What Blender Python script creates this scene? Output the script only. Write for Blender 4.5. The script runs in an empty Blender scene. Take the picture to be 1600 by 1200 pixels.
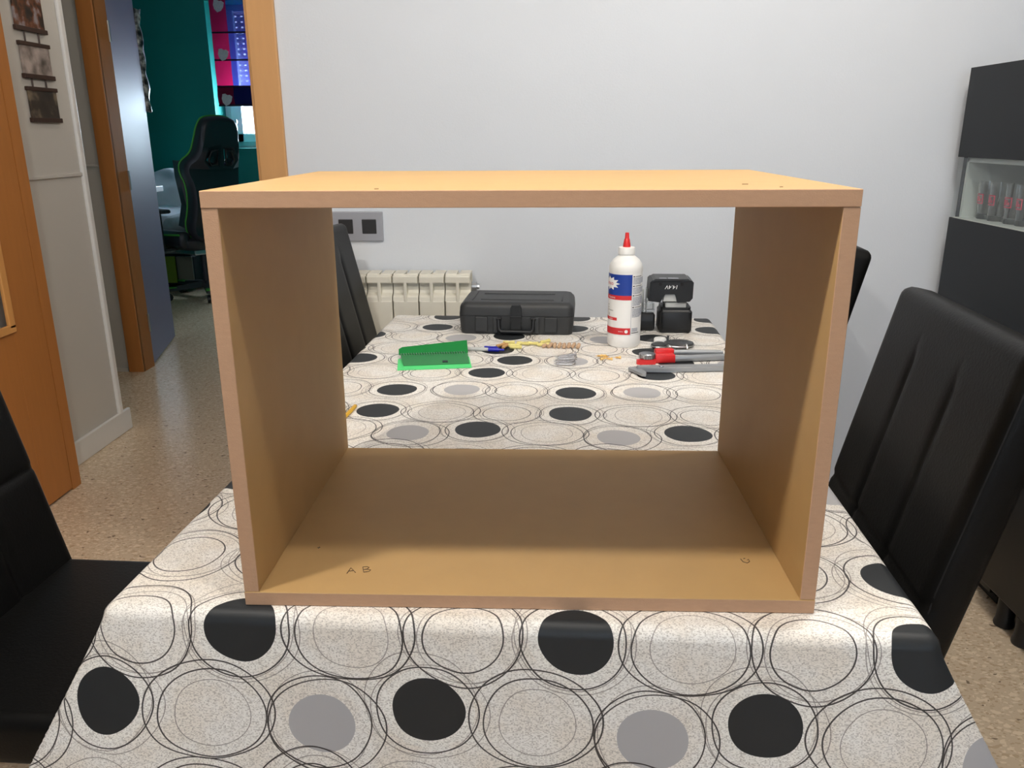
import bpy, bmesh, math, random
from mathutils import Vector, Matrix, Euler
random.seed(7)
sc = bpy.context.scene
C = sc.collection
PI = math.pi
R = math.radians
Z0 = 0.75                       # table top height: coordinates below count z from the table top

# ------------------------------------------------------------------ camera, sky, lights, exposure
cam_d = bpy.data.cameras.new('camera'); cam = bpy.data.objects.new('camera', cam_d); C.objects.link(cam)
cam_d.sensor_fit = 'HORIZONTAL'; cam_d.sensor_width = 36; cam_d.lens = 36 * 1277.28 / 1600
cam_d.clip_start = 0.02
def cam_matrix(yaw, pitch, roll):
    cy, sy, cp, sp = math.cos(yaw), math.sin(yaw), math.cos(pitch), math.sin(pitch)
    f = Vector((sy * cp, cy * cp, -sp)); r = Vector((cy, -sy, 0)); u = r.cross(f)
    cr, sr = math.cos(roll), math.sin(roll)
    rr, uu = cr * r + sr * u, cr * u - sr * r
    return Matrix((rr, uu, -f)).transposed().to_4x4()
cam.matrix_world = Matrix.Translation((0.0145, -0.7747, 0.4916 + Z0)) @ cam_matrix(-0.0370, 0.2961, -0.0053)
sc.camera = cam

w = bpy.data.worlds.new('sky'); sc.world = w; w.use_nodes = True
w.node_tree.nodes['Background'].inputs[0].default_value = (0.72, 0.84, 1.0, 1)
w.node_tree.nodes['Background'].inputs[1].default_value = 3.0

def light(name, kind, loc, power, color, **kw):
    d = bpy.data.lights.new(name, kind); d.energy = power; d.color = color
    rot = kw.pop('rot', None)
    for k, v in kw.items(): setattr(d, k, v)
    o = bpy.data.objects.new(name, d); C.objects.link(o); o.location = (loc[0], loc[1], loc[2] + Z0)
    if rot: o.rotation_euler = rot
    return o
# the two bulbs of the ceiling lamp over the near end of the table
light('ceiling_bulb_left', 'POINT', (-0.57, -0.207, 1.28), 34, (1.0, 0.94, 0.86), shadow_soft_size=0.035)
light('ceiling_bulb_right', 'POINT', (0.02, -0.212, 1.28), 18, (1.0, 0.94, 0.86), shadow_soft_size=0.035)
light('far_end_fill', 'POINT', (0.72, 0.45, 1.5), 40, (1.0, 0.95, 0.88), shadow_soft_size=0.1)  # added fill for the right of the back wall and the far cloth
light('hall_fill', 'POINT', (-1.2, 2.75, 1.60), 7, (1.0, 0.90, 0.78), shadow_soft_size=0.06)  # added fill that brightens the hall
# daylight through the living-room window behind the photographer and through the bedroom window
light('living_window_daylight', 'AREA', (0.35, -2.98, 0.75), 13, (0.84, 0.90, 1.0), shape='RECTANGLE', size=2.2, size_y=1.5, rot=(R(90), 0, 0))
light('bedroom_window_daylight', 'AREA', (-2.3, 7.32, 0.75), 260, (0.72, 0.86, 1.0), shape='RECTANGLE', size=1.2, size_y=0.9, rot=(R(-90), 0, 0))

vs = sc.view_settings
vs.view_transform = 'Standard'; vs.look = 'None'; vs.gamma = 1; vs.use_curve_mapping = False
vs.exposure = 0.0

# ------------------------------------------------------------------ materials
def lin(c):
    c = c / 255
    return c / 12.92 if c <= 0.04045 else ((c + 0.055) / 1.055) ** 2.4
def rgb(r, g, b): return (lin(r), lin(g), lin(b), 1)

def mat(name, col, rough=0.5, metal=0.0, noise=0.0, scale=40, bump=0.0, bscale=None, spec=0.5, stretch=None, **kw):
    m = bpy.data.materials.new(name); m.use_nodes = True
    nt = m.node_tree; b = nt.nodes['Principled BSDF']
    b.inputs['Base Color'].default_value = col
    b.inputs['Roughness'].default_value = rough
    b.inputs['Metallic'].default_value = metal
    b.inputs['Specular IOR Level'].default_value = spec
    for k, v in kw.items(): b.inputs[k].default_value = v
    if noise or bump:
        tc = nt.nodes.new('ShaderNodeTexCoord'); vec = tc.outputs['Object']
        if stretch:
            mp = nt.nodes.new('ShaderNodeMapping'); mp.inputs['Scale'].default_value = stretch
            nt.links.new(vec, mp.inputs[0]); vec = mp.outputs[0]
    if noise:
        n = nt.nodes.new('ShaderNodeTexNoise'); n.inputs['Scale'].default_value = scale; n.inputs['Detail'].default_value = 6
        nt.links.new(vec, n.inputs['Vector'])
        mx = nt.nodes.new('ShaderNodeMix'); mx.data_type = 'RGBA'
        mx.inputs[6].default_value = tuple(max(0, c * (1 - noise)) for c in col[:3]) + (1,)
        mx.inputs[7].default_value = tuple(min(1, c * (1 + noise)) for c in col[:3]) + (1,)
        nt.links.new(n.outputs[0], mx.inputs[0]); nt.links.new(mx.outputs[2], b.inputs['Base Color'])
    if bump:
        n2 = nt.nodes.new('ShaderNodeTexNoise'); n2.inputs['Scale'].default_value = bscale or scale; n2.inputs['Detail'].default_value = 4
        nt.links.new(vec, n2.inputs['Vector'])
        bp = nt.nodes.new('ShaderNodeBump'); bp.inputs['Strength'].default_value = bump; bp.inputs['Distance'].default_value = 0.002
        nt.links.new(n2.outputs[0], bp.inputs['Height']); nt.links.new(bp.outputs[0], b.inputs['Normal'])
    return m

M = {}
M['wall'] = mat('painted_wall', rgb(219, 224, 231), 0.75, noise=0.02, scale=4, bump=0.15, bscale=180)
M['hallwall'] = mat('hall_wall_paint', rgb(205, 202, 196), 0.6, noise=0.02, scale=4)
M['ceiling'] = mat('ceiling_paint', rgb(190, 188, 184), 0.9)  # unseen ceiling toned down to weaken the bounced light
M['darkwall'] = mat('bounce_cut_wall', rgb(120, 114, 108), 0.8)  # unseen walls darkened so less light bounces into the box
M['teal'] = mat('teal_paint', rgb(0, 140, 132), 0.6, noise=0.05, scale=5)
M['whitepaint'] = mat('white_gloss_paint', rgb(232, 232, 230), 0.35)
M['mdf'] = mat('mdf_face', rgb(184, 149, 98), 0.55, noise=0.06, scale=26, bump=0.05, bscale=300, spec=0.35)
M['mdf_edge'] = mat('mdf_sawn_edge', rgb(190, 152, 122), 0.8, noise=0.08, scale=90, bump=0.25, bscale=500, spec=0.2, stretch=(1, 1, 3))
M['pencil'] = mat('pencil_graphite', rgb(70, 52, 38), 0.6)
M['scuff'] = mat('scuff_dark', rgb(120, 92, 58), 0.7)
M['leather'] = mat('black_faux_leather', rgb(9, 9, 9), 0.45, noise=0.15, scale=14, bump=0.18, bscale=220, spec=0.2)
M['stitch'] = mat('black_stitching', rgb(10, 10, 11), 0.7)
M['blackleg'] = mat('black_lacquer', rgb(18, 17, 17), 0.4)
M['oak'] = mat('orange_wood_veneer', rgb(184, 120, 62), 0.45, noise=0.10, scale=9, stretch=(6, 6, 0.6), spec=0.4)
M['oak_lit'] = mat('lit_wood_casing', rgb(208, 158, 104), 0.45, noise=0.08, scale=9, stretch=(6, 6, 0.6), spec=0.4)  # same wood as the door leaf, paler to carry the lamplight on the casing
M['oaklight'] = mat('light_wood_bead', rgb(222, 160, 92), 0.4, noise=0.06, scale=10, stretch=(6, 6, 0.6))
M['doordark'] = mat('slate_grey_lacquer', rgb(116, 108, 134), 0.5, noise=0.04, scale=3, spec=0.35)
M['frost'] = mat('frosted_glass', rgb(200, 205, 205), 0.45, **{'Transmission Weight': 0.8})
M['glass'] = mat('clear_glass', (1, 1, 1, 1), 0.02, **{'Transmission Weight': 1.0, 'IOR': 1.45})
M['steel'] = mat('brushed_steel', rgb(190, 192, 195), 0.28, 1.0)
M['screwsteel'] = mat('zinc_screw', rgb(222, 222, 224), 0.22, 0.9)
M['darksteel'] = mat('dark_coated_metal', rgb(40, 42, 45), 0.4)
M['greymetal'] = mat('grey_painted_metal', rgb(152, 155, 158), 0.38, 0.35)
M['silverplastic'] = mat('silver_plastic', rgb(166, 168, 176), 0.4, 0.2)
M['greykey'] = mat('anthracite_plastic', rgb(46, 46, 48), 0.4)
M['radiator'] = mat('cream_enamel', rgb(226, 222, 208), 0.4)
M['gap'] = mat('radiator_shadow_gap', rgb(60, 56, 50), 0.8)
M['case'] = mat('black_tool_case_plastic', rgb(44, 46, 48), 0.5, noise=0.1, scale=30, bump=0.2, bscale=600)
M['blackplastic'] = mat('black_plastic', rgb(20, 22, 25), 0.45, bump=0.1, bscale=600)
M['greyplastic'] = mat('pale_grey_plastic', rgb(186, 188, 186), 0.4)
M['clearplastic'] = mat('clear_plastic', rgb(235, 238, 238), 0.12, **{'Transmission Weight': 0.85, 'IOR': 1.3})
M['whiteplastic'] = mat('white_bottle_plastic', rgb(238, 238, 236), 0.32)
M['red'] = mat('red_plastic', rgb(214, 44, 46), 0.38)
M['redlabel'] = mat('red_print', rgb(206, 44, 50), 0.5)
M['redtext'] = mat('red_lettering', rgb(196, 30, 60), 0.5)
M['blue'] = mat('blue_print', rgb(26, 62, 150), 0.4)
M['label'] = mat('white_label', rgb(240, 240, 238), 0.45)
M['print'] = mat('grey_small_print', rgb(120, 128, 148), 0.6)
M['blackprint'] = mat('black_print', rgb(36, 38, 46), 0.6)
M['whiteprint'] = mat('white_print', rgb(244, 244, 244), 0.5)
M['green'] = mat('green_plastic_cover', rgb(0, 122, 52), 0.35, **{'Transmission Weight': 0.0})
M['greenlight'] = mat('light_green_cover', rgb(70, 222, 122), 0.4)
M['paper'] = mat('paper', rgb(232, 232, 226), 0.8)
M['blueplastic'] = mat('blue_pen_plastic', rgb(34, 40, 168), 0.3)
M['beech'] = mat('beech_dowel', rgb(196, 164, 132), 0.7, noise=0.12, scale=300)
M['brownplug'] = mat('tan_plug', rgb(196, 152, 98), 0.6)
M['yellowplug'] = mat('pale_yellow_plug', rgb(226, 214, 134), 0.5)
M['brass'] = mat('brass', rgb(238, 200, 126), 0.4, 0.3)
M['yellow'] = mat('yellow_pencil_paint', rgb(228, 176, 34), 0.35)
M['cabinet'] = mat('anthracite_cabinet_front', rgb(24, 27, 30), 0.36, spec=0.2)
M['cabinetblack'] = mat('black_cabinet_front', rgb(14, 14, 14), 0.35, spec=0.3)
M['niche'] = mat('pale_grey_niche', rgb(196, 200, 194), 0.5)
M['pinkprint'] = mat('pink_red_glass_print', rgb(206, 72, 92), 0.5)
M['photodark'] = mat('dark_wood_plaque', rgb(64, 44, 36), 0.5)
M['photoblack'] = mat('black_hat_print', rgb(28, 26, 26), 0.5)
M['gcblack'] = mat('gaming_chair_black', rgb(34, 35, 40), 0.4, spec=0.5)
M['gcgreen'] = mat('green_piping', rgb(60, 150, 50), 0.5)
M['bedding'] = mat('pale_blue_bedding', rgb(220, 228, 238), 0.85, noise=0.12, scale=8)
M['bedding2'] = mat('patterned_bedding', rgb(176, 186, 192), 0.85, noise=0.4, scale=14)
M['deskwhite'] = mat('white_desk_top', rgb(232, 232, 236), 0.4)
M['boxgreen'] = mat('olive_storage_box', rgb(120, 150, 40), 0.6)
M['boxgrey'] = mat('grey_storage_box', rgb(110, 112, 100), 0.6)
M['darkwood'] = mat('dark_wardrobe', rgb(18, 24, 30), 0.5)
M['upvc'] = mat('white_upvc', rgb(226, 230, 236), 0.35)
M['tablewood'] = mat('dark_table_wood', rgb(70, 52, 40), 0.5, noise=0.15, scale=12, stretch=(1, 8, 8))

def blind_mat(name, col, t):
    m = bpy.data.materials.new(name); m.use_nodes = True; nt = m.node_tree
    b = nt.nodes['Principled BSDF']; b.inputs['Base Color'].default_value = col; b.inputs['Roughness'].default_value = 0.9
    tl = nt.nodes.new('ShaderNodeBsdfTranslucent'); tl.inputs[0].default_value = tuple(min(1, c * 1.3) for c in col[:3]) + (1,)
    tp = nt.nodes.new('ShaderNodeBsdfTransparent'); tp.inputs[0].default_value = tuple(min(1, 0.5 + c) for c in col[:3]) + (1,)
    m1 = nt.nodes.new('ShaderNodeMixShader'); m1.inputs[0].default_value = 0.28
    m2 = nt.nodes.new('ShaderNodeMixShader'); m2.inputs[0].default_value = t
    nt.links.new(b.outputs[0], m1.inputs[1]); nt.links.new(tl.outputs[0], m1.inputs[2])
    nt.links.new(m1.outputs[0], m2.inputs[1]); nt.links.new(tp.outputs[0], m2.inputs[2])
    nt.links.new(m2.outputs[0], nt.nodes['Material Output'].inputs[0])
    return m
M['maroon'] = blind_mat('maroon_blind_cloth', rgb(150, 16, 62), 0.03)
M['navy'] = blind_mat('navy_blind_cloth', rgb(30, 42, 140), 0.40)
M['blindbar'] = mat('dark_blind_seam', rgb(30, 14, 40), 0.8)
M['emblem'] = mat('pale_emblem', rgb(232, 222, 222), 0.8, noise=0.2, scale=60)

def photo_mat(name, cols, scale, seed):
    m = bpy.data.materials.new(name); m.use_nodes = True; nt = m.node_tree; b = nt.nodes['Principled BSDF']
    tc = nt.nodes.new('ShaderNodeTexCoord'); mp = nt.nodes.new('ShaderNodeMapping'); mp.inputs['Location'].default_value = (seed, seed * 2, 0)
    n = nt.nodes.new('ShaderNodeTexNoise'); n.inputs['Scale'].default_value = scale; n.inputs['Detail'].default_value = 3
    cr = nt.nodes.new('ShaderNodeValToRGB')
    cr.color_ramp.elements[0].position = 0.32; cr.color_ramp.elements[1].position = 0.68
    cr.color_ramp.elements[0].color = cols[0]; cr.color_ramp.elements[1].color = cols[-1]
    for i, c in enumerate(cols[1:-1]):
        e = cr.color_ramp.elements.new(0.32 + 0.36 * (i + 1) / (len(cols) - 1)); e.color = c
    nt.links.new(tc.outputs['Object'], mp.inputs[0]); nt.links.new(mp.outputs[0], n.inputs[0])
    nt.links.new(n.outputs[0], cr.inputs[0]); nt.links.new(cr.outputs[0], b.inputs['Base Color']); b.inputs['Roughness'].default_value = 0.35
    return m

def pane_mat():
    m = bpy.data.materials.new('window_pane'); m.use_nodes = True; nt = m.node_tree
    gl = nt.nodes.new('ShaderNodeBsdfGlossy'); gl.inputs['Roughness'].default_value = 0.02
    tp = nt.nodes.new('ShaderNodeBsdfTransparent'); tp.inputs[0].default_value = (0.95, 0.97, 0.97, 1)
    mx = nt.nodes.new('ShaderNodeMixShader'); mx.inputs[0].default_value = 0.92
    nt.links.new(gl.outputs[0], mx.inputs[1]); nt.links.new(tp.outputs[0], mx.inputs[2]); nt.links.new(mx.outputs[0], nt.nodes['Material Output'].inputs[0])
    return m
M['pane'] = pane_mat()
# terrazzo floor: warm ground with pale and dark stone chips
def terrazzo():
    m = bpy.data.materials.new('terrazzo'); m.use_nodes = True; nt = m.node_tree; b = nt.nodes['Principled BSDF']
    tc = nt.nodes.new('ShaderNodeTexCoord'); L = nt.links
    def chips(scale, thr, col, prev, seed, rnd):
        mp = nt.nodes.new('ShaderNodeMapping'); mp.inputs['Location'].default_value = (seed, seed * 1.7, 0); mp.inputs['Rotation'].default_value = (0, 0, seed)
        mp.inputs['Scale'].default_value = (1, 1.5, 1)
        L.new(tc.outputs['Object'], mp.inputs[0])
        nz = nt.nodes.new('ShaderNodeTexNoise'); nz.inputs['Scale'].default_value = scale * 1.6
        L.new(mp.outputs[0], nz.inputs[0])
        ad = nt.nodes.new('ShaderNodeVectorMath'); ad.operation = 'MULTIPLY_ADD'
        ad.inputs[1].default_value = (0.9 / scale,) * 3
        L.new(nz.outputs['Color'], ad.inputs[0]); L.new(mp.outputs[0], ad.inputs[2])
        v = nt.nodes.new('ShaderNodeTexVoronoi'); v.voronoi_dimensions = '2D'; v.inputs['Scale'].default_value = scale; v.inputs['Randomness'].default_value = rnd
        L.new(ad.outputs[0], v.inputs['Vector'])
        sp = nt.nodes.new('ShaderNodeSeparateColor'); L.new(v.outputs['Color'], sp.inputs[0])
        rad = nt.nodes.new('ShaderNodeMath'); rad.operation = 'MULTIPLY'; L.new(sp.outputs[0], rad.inputs[0]); rad.inputs[1].default_value = thr
        lt = nt.nodes.new('ShaderNodeMath'); lt.operation = 'LESS_THAN'; L.new(v.outputs['Distance'], lt.inputs[0]); L.new(rad.outputs[0], lt.inputs[1])
        mx = nt.nodes.new('ShaderNodeMix'); mx.data_type = 'RGBA'; L.new(lt.outputs[0], mx.inputs[0])
        if isinstance(prev, tuple): mx.inputs[6].default_value = prev
        else: L.new(prev, mx.inputs[6])
        mx.inputs[7].default_value = col
        return mx.outputs[2]
    nz = nt.nodes.new('ShaderNodeTexNoise'); nz.inputs['Scale'].default_value = 2.2; nz.inputs['Detail'].default_value = 8
    L.new(tc.outputs['Object'], nz.inputs[0])
    bs = nt.nodes.new('ShaderNodeMix'); bs.data_type = 'RGBA'; L.new(nz.outputs[0], bs.inputs[0])
    bs.inputs[6].default_value = rgb(206, 184, 156); bs.inputs[7].default_value = rgb(218, 196, 168)
    o = chips(70, 0.35, rgb(196, 170, 140), bs.outputs[2], 1.3, 1)
    o = chips(52, 0.33, rgb(230, 210, 182), o, 2.1, 1)
    o = chips(30, 0.30, rgb(232, 212, 184), o, 4.7, 1)
    o = chips(26, 0.22, rgb(198, 172, 142), o, 7.9, 1)
    o = chips(17, 0.10, rgb(140, 120, 100), o, 3.3, 1)
    L.new(o, b.inputs['Base Color']); b.inputs['Roughness'].default_value = 0.22; b.inputs['Specular IOR Level'].default_value = 0.5
    return m
M['terrazzo'] = terrazzo()

# printed oilcloth: a lattice of dots and wobbly rings, drawn in the cloth's own UV metres
def cloth_material():
    m = bpy.data.materials.new('printed_tablecloth'); m.use_nodes = True; nt = m.node_tree; b = nt.nodes['Principled BSDF']; L = nt.links
    PU, PV = 0.3605, 0.69
    uvn = nt.nodes.new('ShaderNodeUVMap'); uvn.uv_map = 'UVMap'
    def vm(op, a, bb=None, c=None):
        n = nt.nodes.new('ShaderNodeVectorMath'); n.operation = op
        for i, x in enumerate((a, bb, c)):
            if x is None: continue
            if isinstance(x, tuple): n.inputs[i].default_value = x
            else: L.new(x, n.inputs[i])
        return n.outputs['Value'] if op == 'LENGTH' else n.outputs['Vector']
    def ma(op, a, bb=None, c=None):
        n = nt.nodes.new('ShaderNodeMath'); n.operation = op
        for i, x in enumerate((a, bb, c)):
            if x is None: continue
            if isinstance(x, (int, float)): n.inputs[i].default_value = x
            else: L.new(x, n.inputs[i])
        return n.outputs[0]
    nz = nt.nodes.new('ShaderNodeTexNoise'); nz.noise_dimensions = '2D'; nz.inputs['Scale'].default_value = 9; nz.inputs['Detail'].default_value = 1
    L.new(uvn.outputs[0], nz.inputs[0])
    p0 = vm('MULTIPLY_ADD', vm('SUBTRACT', nz.outputs['Color'], (0.5, 0.5, 0.5)), (0.012, 0.012, 0), uvn.outputs[0])
    acc = {'dark': [], 'grey': [], 'line': [], 'thin': [], 'halo': []}
    def cell(cu, cv, items):
        q = vm('WRAP', vm('SUBTRACT', p0, (cu, cv, 0)), (PU / 2, PV / 2, 1), (-PU / 2, -PV / 2, -1))
        for kind, ox, oy, rx, ry in items:
            d = vm('LENGTH', vm('MULTIPLY', vm('SUBTRACT', q, (ox, oy, 0)), (1 / rx, 1 / ry, 0)))
            if kind in ('dark', 'grey', 'halo'): acc[kind].append(ma('LESS_THAN', d, 1.0))
            else: acc[kind].append(ma('COMPARE', d, 1.0, (0.00085 if kind == 'line' else 0.00055) / ((rx + ry) / 2)))
    def j(a=0.003): return random.uniform(-a, a)
    def dark(u, v, rx=0.0405, ry=0.0395): cell(u, v, [('dark', 0, 0, rx, ry), ('halo', 0, 0, rx + 0.010, ry + 0.010), ('line', j(), j(), 0.0565, 0.055), ('thin', j(.006), -0.004, 0.066, 0.060), ('thin', -0.005 + j(), 0.006, 0.062, 0.066)])
    def grey(u, v): cell(u, v, [('grey', 0, 0, 0.037, 0.0365), ('line', j(), 0.003, 0.058, 0.058), ('line', 0.006 + j(), j(), 0.066, 0.059), ('thin', j(.006), 0.004, 0.056, 0.064)])
    def lring(u, v): cell(u, v, [('thin', 0, 0, 0.042, 0.043), ('line', j(), j(), 0.060, 0.056), ('line', -0.003, 0.003, 0.0735, 0.062)])
    def dring(u, v): cell(u, v, [('line', 0, 0, 0.0425, 0.042), ('thin', 0.006, -0.001, 0.054, 0.053), ('line', j(), j(), 0.062, 0.062), ('thin', j(), 0.004, 0.067, 0.058)])
    dark(-0.117, 0.559); lring(0.003, 0.548); grey(0.124, 0.533)
    dark(0.044, 0.651); lring(0.166, 0.648); dring(0.286, 0.648)
    dark(0.053, 0.781); grey(0.184, 0.789); dring(-0.067, 0.787)
    dark(-0.139, 0.914); lring(-0.019, 0.912); dring(0.101, 0.905)
    dark(-0.085, 1.018); grey(0.044, 1.016); dring(0.160, 1.018)
    dark(-0.135, 1.108); lring(-0.012, 1.115); dring(0.108, 1.13)
    def union(lst):
        x = lst[0]
        for y in lst[1:]: x = ma('MAXIMUM', x, y)
        return x
    # woven speckle
    s1 = nt.nodes.new('ShaderNodeTexWhiteNoise'); s1.noise_dimensions = '2D'
    L.new(vm('SNAP', uvn.outputs[0], (0.0015, 0.0010, 1.0)), s1.inputs['Vector'])
    s1b = nt.nodes.new('ShaderNodeTexNoise'); s1b.noise_dimensions = '2D'; s1b.inputs['Scale'].default_value = 300; s1b.inputs['Detail'].default_value = 2
    L.new(uvn.outputs[0], s1b.inputs[0])
    s2 = nt.nodes.new('ShaderNodeTexNoise'); s2.noise_dimensions = '2D'; s2.inputs['Scale'].default_value = 14; s2.inputs['Detail'].default_value = 3
    L.new(uvn.outputs[0], s2.inputs[0])
    def mix(f, a, bb):
        n = nt.nodes.new('ShaderNodeMix'); n.data_type = 'RGBA'; L.new(f, n.inputs[0])
        for i, x in ((6, a), (7, bb)):
            if isinstance(x, tuple): n.inputs[i].default_value = x
            else: L.new(x, n.inputs[i])
        return n.outputs[2]
    def ramp(x, a, bb): 
        n = nt.nodes.new('ShaderNodeMapRange'); n.inputs[1].default_value = a; n.inputs[2].default_value = bb; L.new(x, n.inputs[0]); return n.outputs[0]
    ground = mix(ramp(s2.outputs[0], 0.4, 0.62), rgb(244, 241, 236), rgb(238, 231, 221))
    ground = mix(ma('MULTIPLY', union(acc['halo']), 0.6), ground, rgb(248, 246, 240))
    ground = mix(ma('MULTIPLY', ramp(ma('MULTIPLY', s1.outputs[0], ma('ADD', s1b.outputs[0], 0.5)), 0.42, 1.0), 0.56), ground, rgb(140, 130, 121))
    c = mix(union(acc['grey']), ground, rgb(176, 175, 177))
    c = mix(union(acc['dark']), c, rgb(37, 40, 43))
    c = mix(ma('MULTIPLY', union(acc['thin']), 0.7), c, rgb(110, 100, 96))
    c = mix(ma('MULTIPLY', union(acc['line']), 0.95), c, rgb(42, 37, 38))
    L.new(c, b.inputs['Base Color']); b.inputs['Roughness'].default_value = 0.5; b.inputs['Specular IOR Level'].default_value = 0.35
    bp = nt.nodes.new('ShaderNodeBump'); bp.inputs['Strength'].default_value = 0.12; bp.inputs['Distance'].default_value = 0.0006
    L.new(s1b.outputs[0], bp.inputs['Height']); L.new(bp.outputs[0], b.inputs['Normal'])
    return m
M['cloth'] = cloth_material()

# ------------------------------------------------------------------ builders
class MB:
    """collects shapes into one mesh"""
    def __init__(s): s.bm = bmesh.new(); s.mats = []
    def mi(s, m):
        if m is None: return 0
        if m not in s.mats: s.mats.append(m)
        return s.mats.index(m)
    def _fin(s, vs, mtx, m):
        if mtx is not None:
            for v in vs: v.co = mtx @ v.co
        if m is not None:
            i = s.mi(m)
            for f in {f for v in vs for f in v.link_faces}: f.material_index = i
        return vs
    def box(s, lo, hi, bev=0.0, seg=2, mtx=None, m=None):
        lo, hi = Vector(lo), Vector(hi); c = (lo + hi) / 2; d = hi - lo
        t = bmesh.new(); bmesh.ops.create_cube(t, size=1)
        for v in t.verts: v.co = Vector((v.co.x * d.x, v.co.y * d.y, v.co.z * d.z)) + c
        if bev > 0:
            bmesh.ops.bevel(t, geom=t.edges[:], offset=min(bev, min(d) * 0.49), segments=seg, profile=0.5, affect='EDGES')
        return s.merge(t, mtx, m)
    def merge(s, t, mtx=None, m=None):
        mp = {}
        for v in t.verts: mp[v] = s.bm.verts.new(v.co)
        for f in t.faces:
            try: s.bm.faces.new([mp[v] for v in f.verts])
            except ValueError: pass
        t.free()
        return s._fin(list(mp.values()), mtx, m)
    def loft(s, rings, cap=True, closed=True, mtx=None, m=None):
        vs = [[s.bm.verts.new(p) for p in r] for r in rings]; n = len(rings[0])
        for a, b in zip(vs, vs[1:]):
            for i in range(n if closed else n - 1):
                k = (i + 1) % n
                s.bm.faces.new((a[i], a[k], b[k], b[i]))
        if cap and closed:
            s.bm.faces.new(list(reversed(vs[0]))); s.bm.faces.new(vs[-1])
        return s._fin([v for r in vs for v in r], mtx, m)
    def lathe(s, prof, n=24, mtx=None, m=None, cap=True):
        rings = [[(r * math.cos(2 * PI * i / n), r * math.sin(2 * PI * i / n), z) for i in range(n)] for r, z in prof]
        return s.loft(rings, cap, True, mtx, m)
    def tube(s, pts, r, n=8, mtx=None, m=None, closed=False):
        pts = [Vector(p) for p in pts]; rings = []; N = len(pts)
        up = Vector((0, 0, 1))
        for i, p in enumerate(pts):
            if closed: t = pts[(i + 1) % N] - pts[i - 1]
            else: t = pts[min(i + 1, N - 1)] - pts[max(i - 1, 0)]
            t.normalize()
            a = t.cross(up)
            if a.length < 1e-3: a = t.cross(Vector((1, 0, 0)))
            a.normalize(); bvec = t.cross(a)
            rr = r[i] if isinstance(r, (list, tuple)) else r
            rings.append([p + rr * (a * math.cos(2 * PI * k / n) + bvec * math.sin(2 * PI * k / n)) for k in range(n)])
        if closed: rings.append(rings[0])
        return s.loft(rings, not closed, True, mtx, m)
    def cyl(s, a, b, r, n=16, m=None, r2=None):
        return s.tube([a, b], [r, r if r2 is None else r2], n, None, m)
    def prism(s, poly, lo, hi, axis='z', mtx=None, m=None):
        def P(x, y, h): return {'z': (x, y, h), 'y': (x, h, y), 'x': (h, x, y)}[axis]
        return s.loft([[P(x, y, lo) for x, y in poly], [P(x, y, hi) for x, y in poly]], True, True, mtx, m)
    def ball(s, c, rad, mtx=None, m=None, u=16, v=10):
        t = bmesh.new(); bmesh.ops.create_uvsphere(t, u_segments=u, v_segments=v, radius=1)
        for q in t.verts: q.co = Vector((q.co.x * rad[0], q.co.y * rad[1], q.co.z * rad[2])) + Vector(c)
        return s.merge(t, mtx, m)
    def mesh(s, name, mat_):
        bmesh.ops.recalc_face_normals(s.bm, faces=s.bm.faces[:])
        me = bpy.data.meshes.new(name)
        s.bm.to_mesh(me); s.bm.free()
        if s.mats:
            for m in s.mats: me.materials.append(m)
        else: me.materials.append(mat_)
        return me
    def build(s, name, mat_=None, parent=None, loc=(0, 0, 0), rot=(0, 0, 0), smooth=None):
        me = s.mesh(name, mat_)
        return link(name, me, parent, loc, rot, smooth)

def build_each(b, name, mat_=None, parent=None, smooth=None):
    """every loose piece of the builder becomes an object of its own"""
    bm = b.bm; left = set(bm.verts); out = []
    while left:
        st = [left.pop()]; isl = set(st)
        while st:
            for e in st.pop().link_edges:
                for v in e.verts:
                    if v in left: left.discard(v); isl.add(v); st.append(v)
        q = MB(); q.mats = list(b.mats); mp = {v: q.bm.verts.new(v.co) for v in isl}
        for f in {f for v in isl for f in v.link_faces}: q.bm.faces.new([mp[v] for v in f.verts]).material_index = f.material_index
        out.append(q.build(name, mat_, parent, smooth=smooth))
    bm.free(); return out
def link(name, me, parent=None, loc=(0, 0, 0), rot=(0, 0, 0), smooth=None):
    if smooth:
        for p in me.polygons: p.use_smooth = True
        if smooth is not True and smooth < 180: me.set_sharp_from_angle(angle=R(smooth))
    o = bpy.data.objects.new(name, me); C.objects.link(o)
    o.parent = parent
    o.location = loc if parent else (loc[0], loc[1], loc[2] + Z0)
    o.rotation_euler = rot
    return o
def thing(name, label, cat, loc=(0, 0, 0), rz=0, group=None, rot=None):
    o = bpy.data.objects.new(name, None); C.objects.link(o); o.empty_display_size = 0.05
    o.location = (loc[0], loc[1], loc[2] + Z0); o.rotation_euler = rot or (0, 0, rz)
    return tag(o, label, cat, group)
def tag(o, label, cat, group=None):
    o['label'] = label; o['category'] = cat
    if group: o['group'] = group
    return o
def struct(o, label=None):
    o['kind'] = 'structure'
    if label: o['label'] = label
    return o
def dup(root, loc=None, rot=None, label=None):
    r = root.copy(); C.objects.link(r)
    if loc: r.location = (loc[0], loc[1], loc[2] + Z0)
    if rot is not None: r.rotation_euler = rot if isinstance(rot, tuple) else (0, 0, rot)
    if label: r['label'] = label
    for ch in list(root.children):
        c = ch.copy(); C.objects.link(c); c.parent = r
        for g in list(ch.children):
            d = g.copy(); C.objects.link(d); d.parent = c
    return r
def wallbox(name, lo, hi, m, bev=0.0):
    b = MB(); b.box(lo, hi, bev); return struct(b.build(name, m))
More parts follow.
